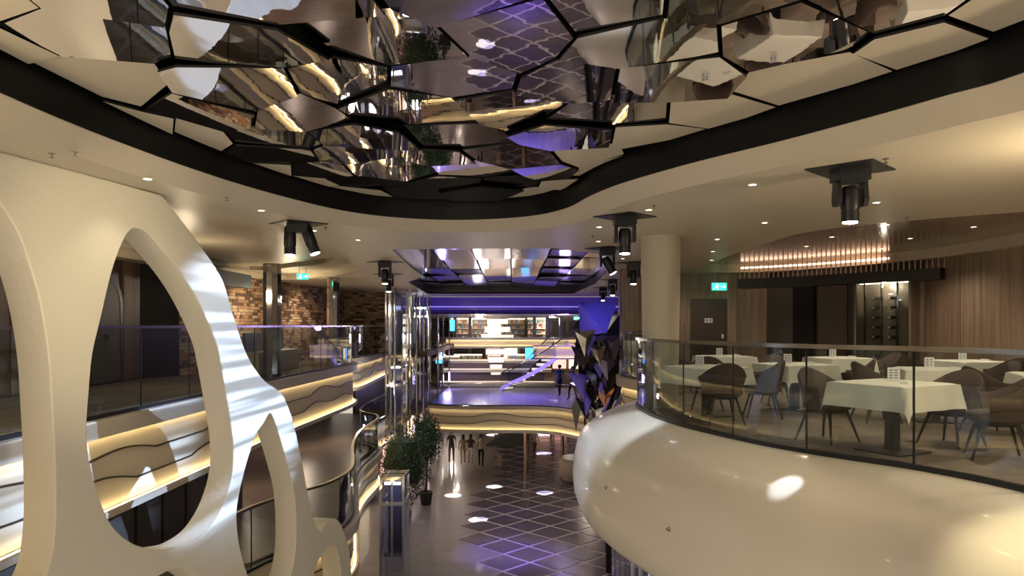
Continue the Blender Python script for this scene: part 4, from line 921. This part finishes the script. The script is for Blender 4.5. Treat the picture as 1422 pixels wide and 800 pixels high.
# ================================================================ PEOPLE
def person(x, y, z, h, face, shirt, pants, skin, hair, label, shorts=False, stride=.12, longhair=False):
    t = thing('person', (x, y, z), label, 'person', rz=face); s = h/1.72
    J = {'pel': (0, 0, .95, .13), 'belly': (0, 0, 1.08, .125), 'chest': (0, -.01, 1.28, .145), 'neckb': (0, 0, 1.44, .07), 'neck': (0, 0, 1.50, .05), 'jaw': (0, .02, 1.57, .075), 'head': (0, .01, 1.64, .088), 'top': (0, 0, 1.70, .06)}
    E = [('pel', 'belly'), ('belly', 'chest'), ('chest', 'neckb'), ('neckb', 'neck'), ('neck', 'jaw'), ('jaw', 'head'), ('head', 'top')]
    for q, sd in (('l', -1), ('r', 1)):
        st_ = stride*sd
        J.update({q+'sh': (sd*.17, 0, 1.40, .06), q+'el': (sd*.23, -st_*.4, 1.13, .042), q+'wr': (sd*.25, -st_*1.2+.04, .89, .028), q+'pa': (sd*.25, -st_*1.2+.05, .83, .03),
                  q+'hip': (sd*.09, 0, .88, .095), q+'kn': (sd*.10, st_*.9+.02, .50, .06), q+'an': (sd*.10, st_*1.3-(.04 if st_ < 0 else 0), .09, .04), q+'toe': (sd*.11, st_*1.3+.14, .035, .032)})
        E += [('chest', q+'sh'), (q+'sh', q+'el'), (q+'el', q+'wr'), (q+'wr', q+'pa'), ('pel', q+'hip'), (q+'hip', q+'kn'), (q+'kn', q+'an'), (q+'an', q+'toe')]
        px_, py_, pz_ = J[q+'pa'][:3]
        for k in range(4):
            J[q+'f%d' % k] = (px_-sd*.005, py_+(k-1.5)*.018, pz_-.05, .009); J[q+'g%d' % k] = (px_-sd*.02, py_+(k-1.5)*.018, pz_-.085-.006*(k in (1, 2)), .008)
            E += [(q+'pa', q+'f%d' % k), (q+'f%d' % k, q+'g%d' % k)]
        J[q+'th'] = (px_-sd*.015, py_+.045, pz_-.03, .009); E.append((q+'pa', q+'th'))
    names = list(J); me = bpy.data.meshes.new('body'); me.from_pydata([(J[n][0]*s, J[n][1]*s, J[n][2]*s) for n in names], [(names.index(a), names.index(b_)) for a, b_ in E], [])
    o = bpy.data.objects.new('body', me); C.objects.link(o); md = o.modifiers.new('s', 'SKIN'); md.use_smooth_shade = True
    for i, n in enumerate(names):
        sv = me.skin_vertices[0].data[i]; sv.radius = (J[n][3]*s, J[n][3]*s*(.75 if n in ('pel', 'belly', 'chest') else 1)); sv.use_root = (n == 'pel')
    o.modifiers.new('u', 'SUBSURF').levels = 1
    dg = bpy.context.evaluated_depsgraph_get(); m2 = bpy.data.meshes.new_from_object(o.evaluated_get(dg)); bpy.data.objects.remove(o)
    m2.materials.clear()
    for m_ in (skin, shirt, pants, legm): m2.materials.append(m_)
    for p in m2.polygons:
        c = p.center/s; k = 0
        if c.z < .10: k = 3
        elif c.z < .96 and abs(c.x) < .2: k = 2 if (not shorts or c.z > .55) else 0
        elif c.z < 1.47 and (abs(c.x) < .2 or c.z > 1.2): k = 1
        p.material_index = k; p.use_smooth = True
    ob('body', m2, t)
    hb = MB(); hb.lathe([(0, 1.735*s), (.06*s, 1.72*s), (.095*s, 1.67*s), (.10*s, 1.61*s), (.09*s, (1.42 if longhair else 1.56)*s), (0, (1.44 if longhair else 1.57)*s)], 14, M=Matrix.Translation((0, -.02*s, 0))); ob('hair', hb.mesh('hair', hair, True), t)
    fc = MB(); fc.tube([(0, .09*s, 1.63*s), (0, .115*s, 1.595*s)], [.008*s, .014*s], 6)
    for sd in (-1, 1): fc.lathe([(0, -.01*s), (.010*s, 0), (0, .01*s)], 8, M=Matrix.Translation((sd*.03*s, .088*s, 1.635*s))); fc.tube([(sd*.088*s, 0, 1.645*s), (sd*.092*s, 0, 1.60*s)], .014*s, 6)
    fc.build('face_features', skin, t)
sk = mat('skin', (.42, .25, .17), .5); hr = mat('hair_dark', (.015, .01, .008), .6)
cl = lambda n, c: mat('cloth_'+n, c, .8)
Y = 40.5
person((627-711)/F*Y, Y, -.5, 1.82, 0, cl('black', (.012, .012, .015)), cl('brown', (.08, .055, .045)), sk, hr, 'man in a black T-shirt and dark brown trousers walking away')
person((643-711)/F*40.2, 40.2, -.5, 1.62, .1, cl('olive', (.22, .18, .11)), cl('beige', (.35, .27, .18)), sk, hr, 'woman in an olive top and beige shorts walking second from left', shorts=True, longhair=True)
person((653.5-711)/F*40, 40, -.5, 1.66, 0, cl('wine', (.04, .012, .018)), cl('white', (.6, .55, .5)), sk, hr, 'woman in a dark wine top and white shorts walking', shorts=True, longhair=True, stride=-.1)
person((668-711)/F*39.2, 39.2, -.5, 1.78, -.05, cl('sand', (.38, .31, .26)), cl('navy', (.012, .013, .03)), sk, hr, 'man in a sand-coloured shirt and navy trousers walking rightmost', stride=-.14)
person((767-711)/F*49, 49, -.5, 1.75, PI, cl('black', (0, 0, 0)), cl('navy', (0, 0, 0)), sk, hr, 'person in black clothes standing far back under the right of the bridge')
person((613-711)/F*50, 50, -.5, 1.7, .2, cl('cream', (.5, .42, .33)), cl('brown', (0, 0, 0)), sk, hr, 'person in a cream top far back under the left of the bridge')
person((742-711)/F*42, 42, -.5, 1.68, .4, cl('grey', (.3, .27, .26)), cl('brown', (0, 0, 0)), sk, hr, 'person in a grey top beside the bronze pillar under the bridge')
person((777-711)/F*40, 40, 3.27, 1.75, .4, cl('teal', (.02, .10, .12)), cl('navy', (0, 0, 0)), sk, hr, 'person in a teal top standing on the bridge by the crystal stairs')
person((795-711)/F*38, 38, 3.27, 1.78, 2, cl('black', (0, 0, 0)), cl('navy', (0, 0, 0)), sk, hr, 'person in black on the bridge next to the faceted sculpture')
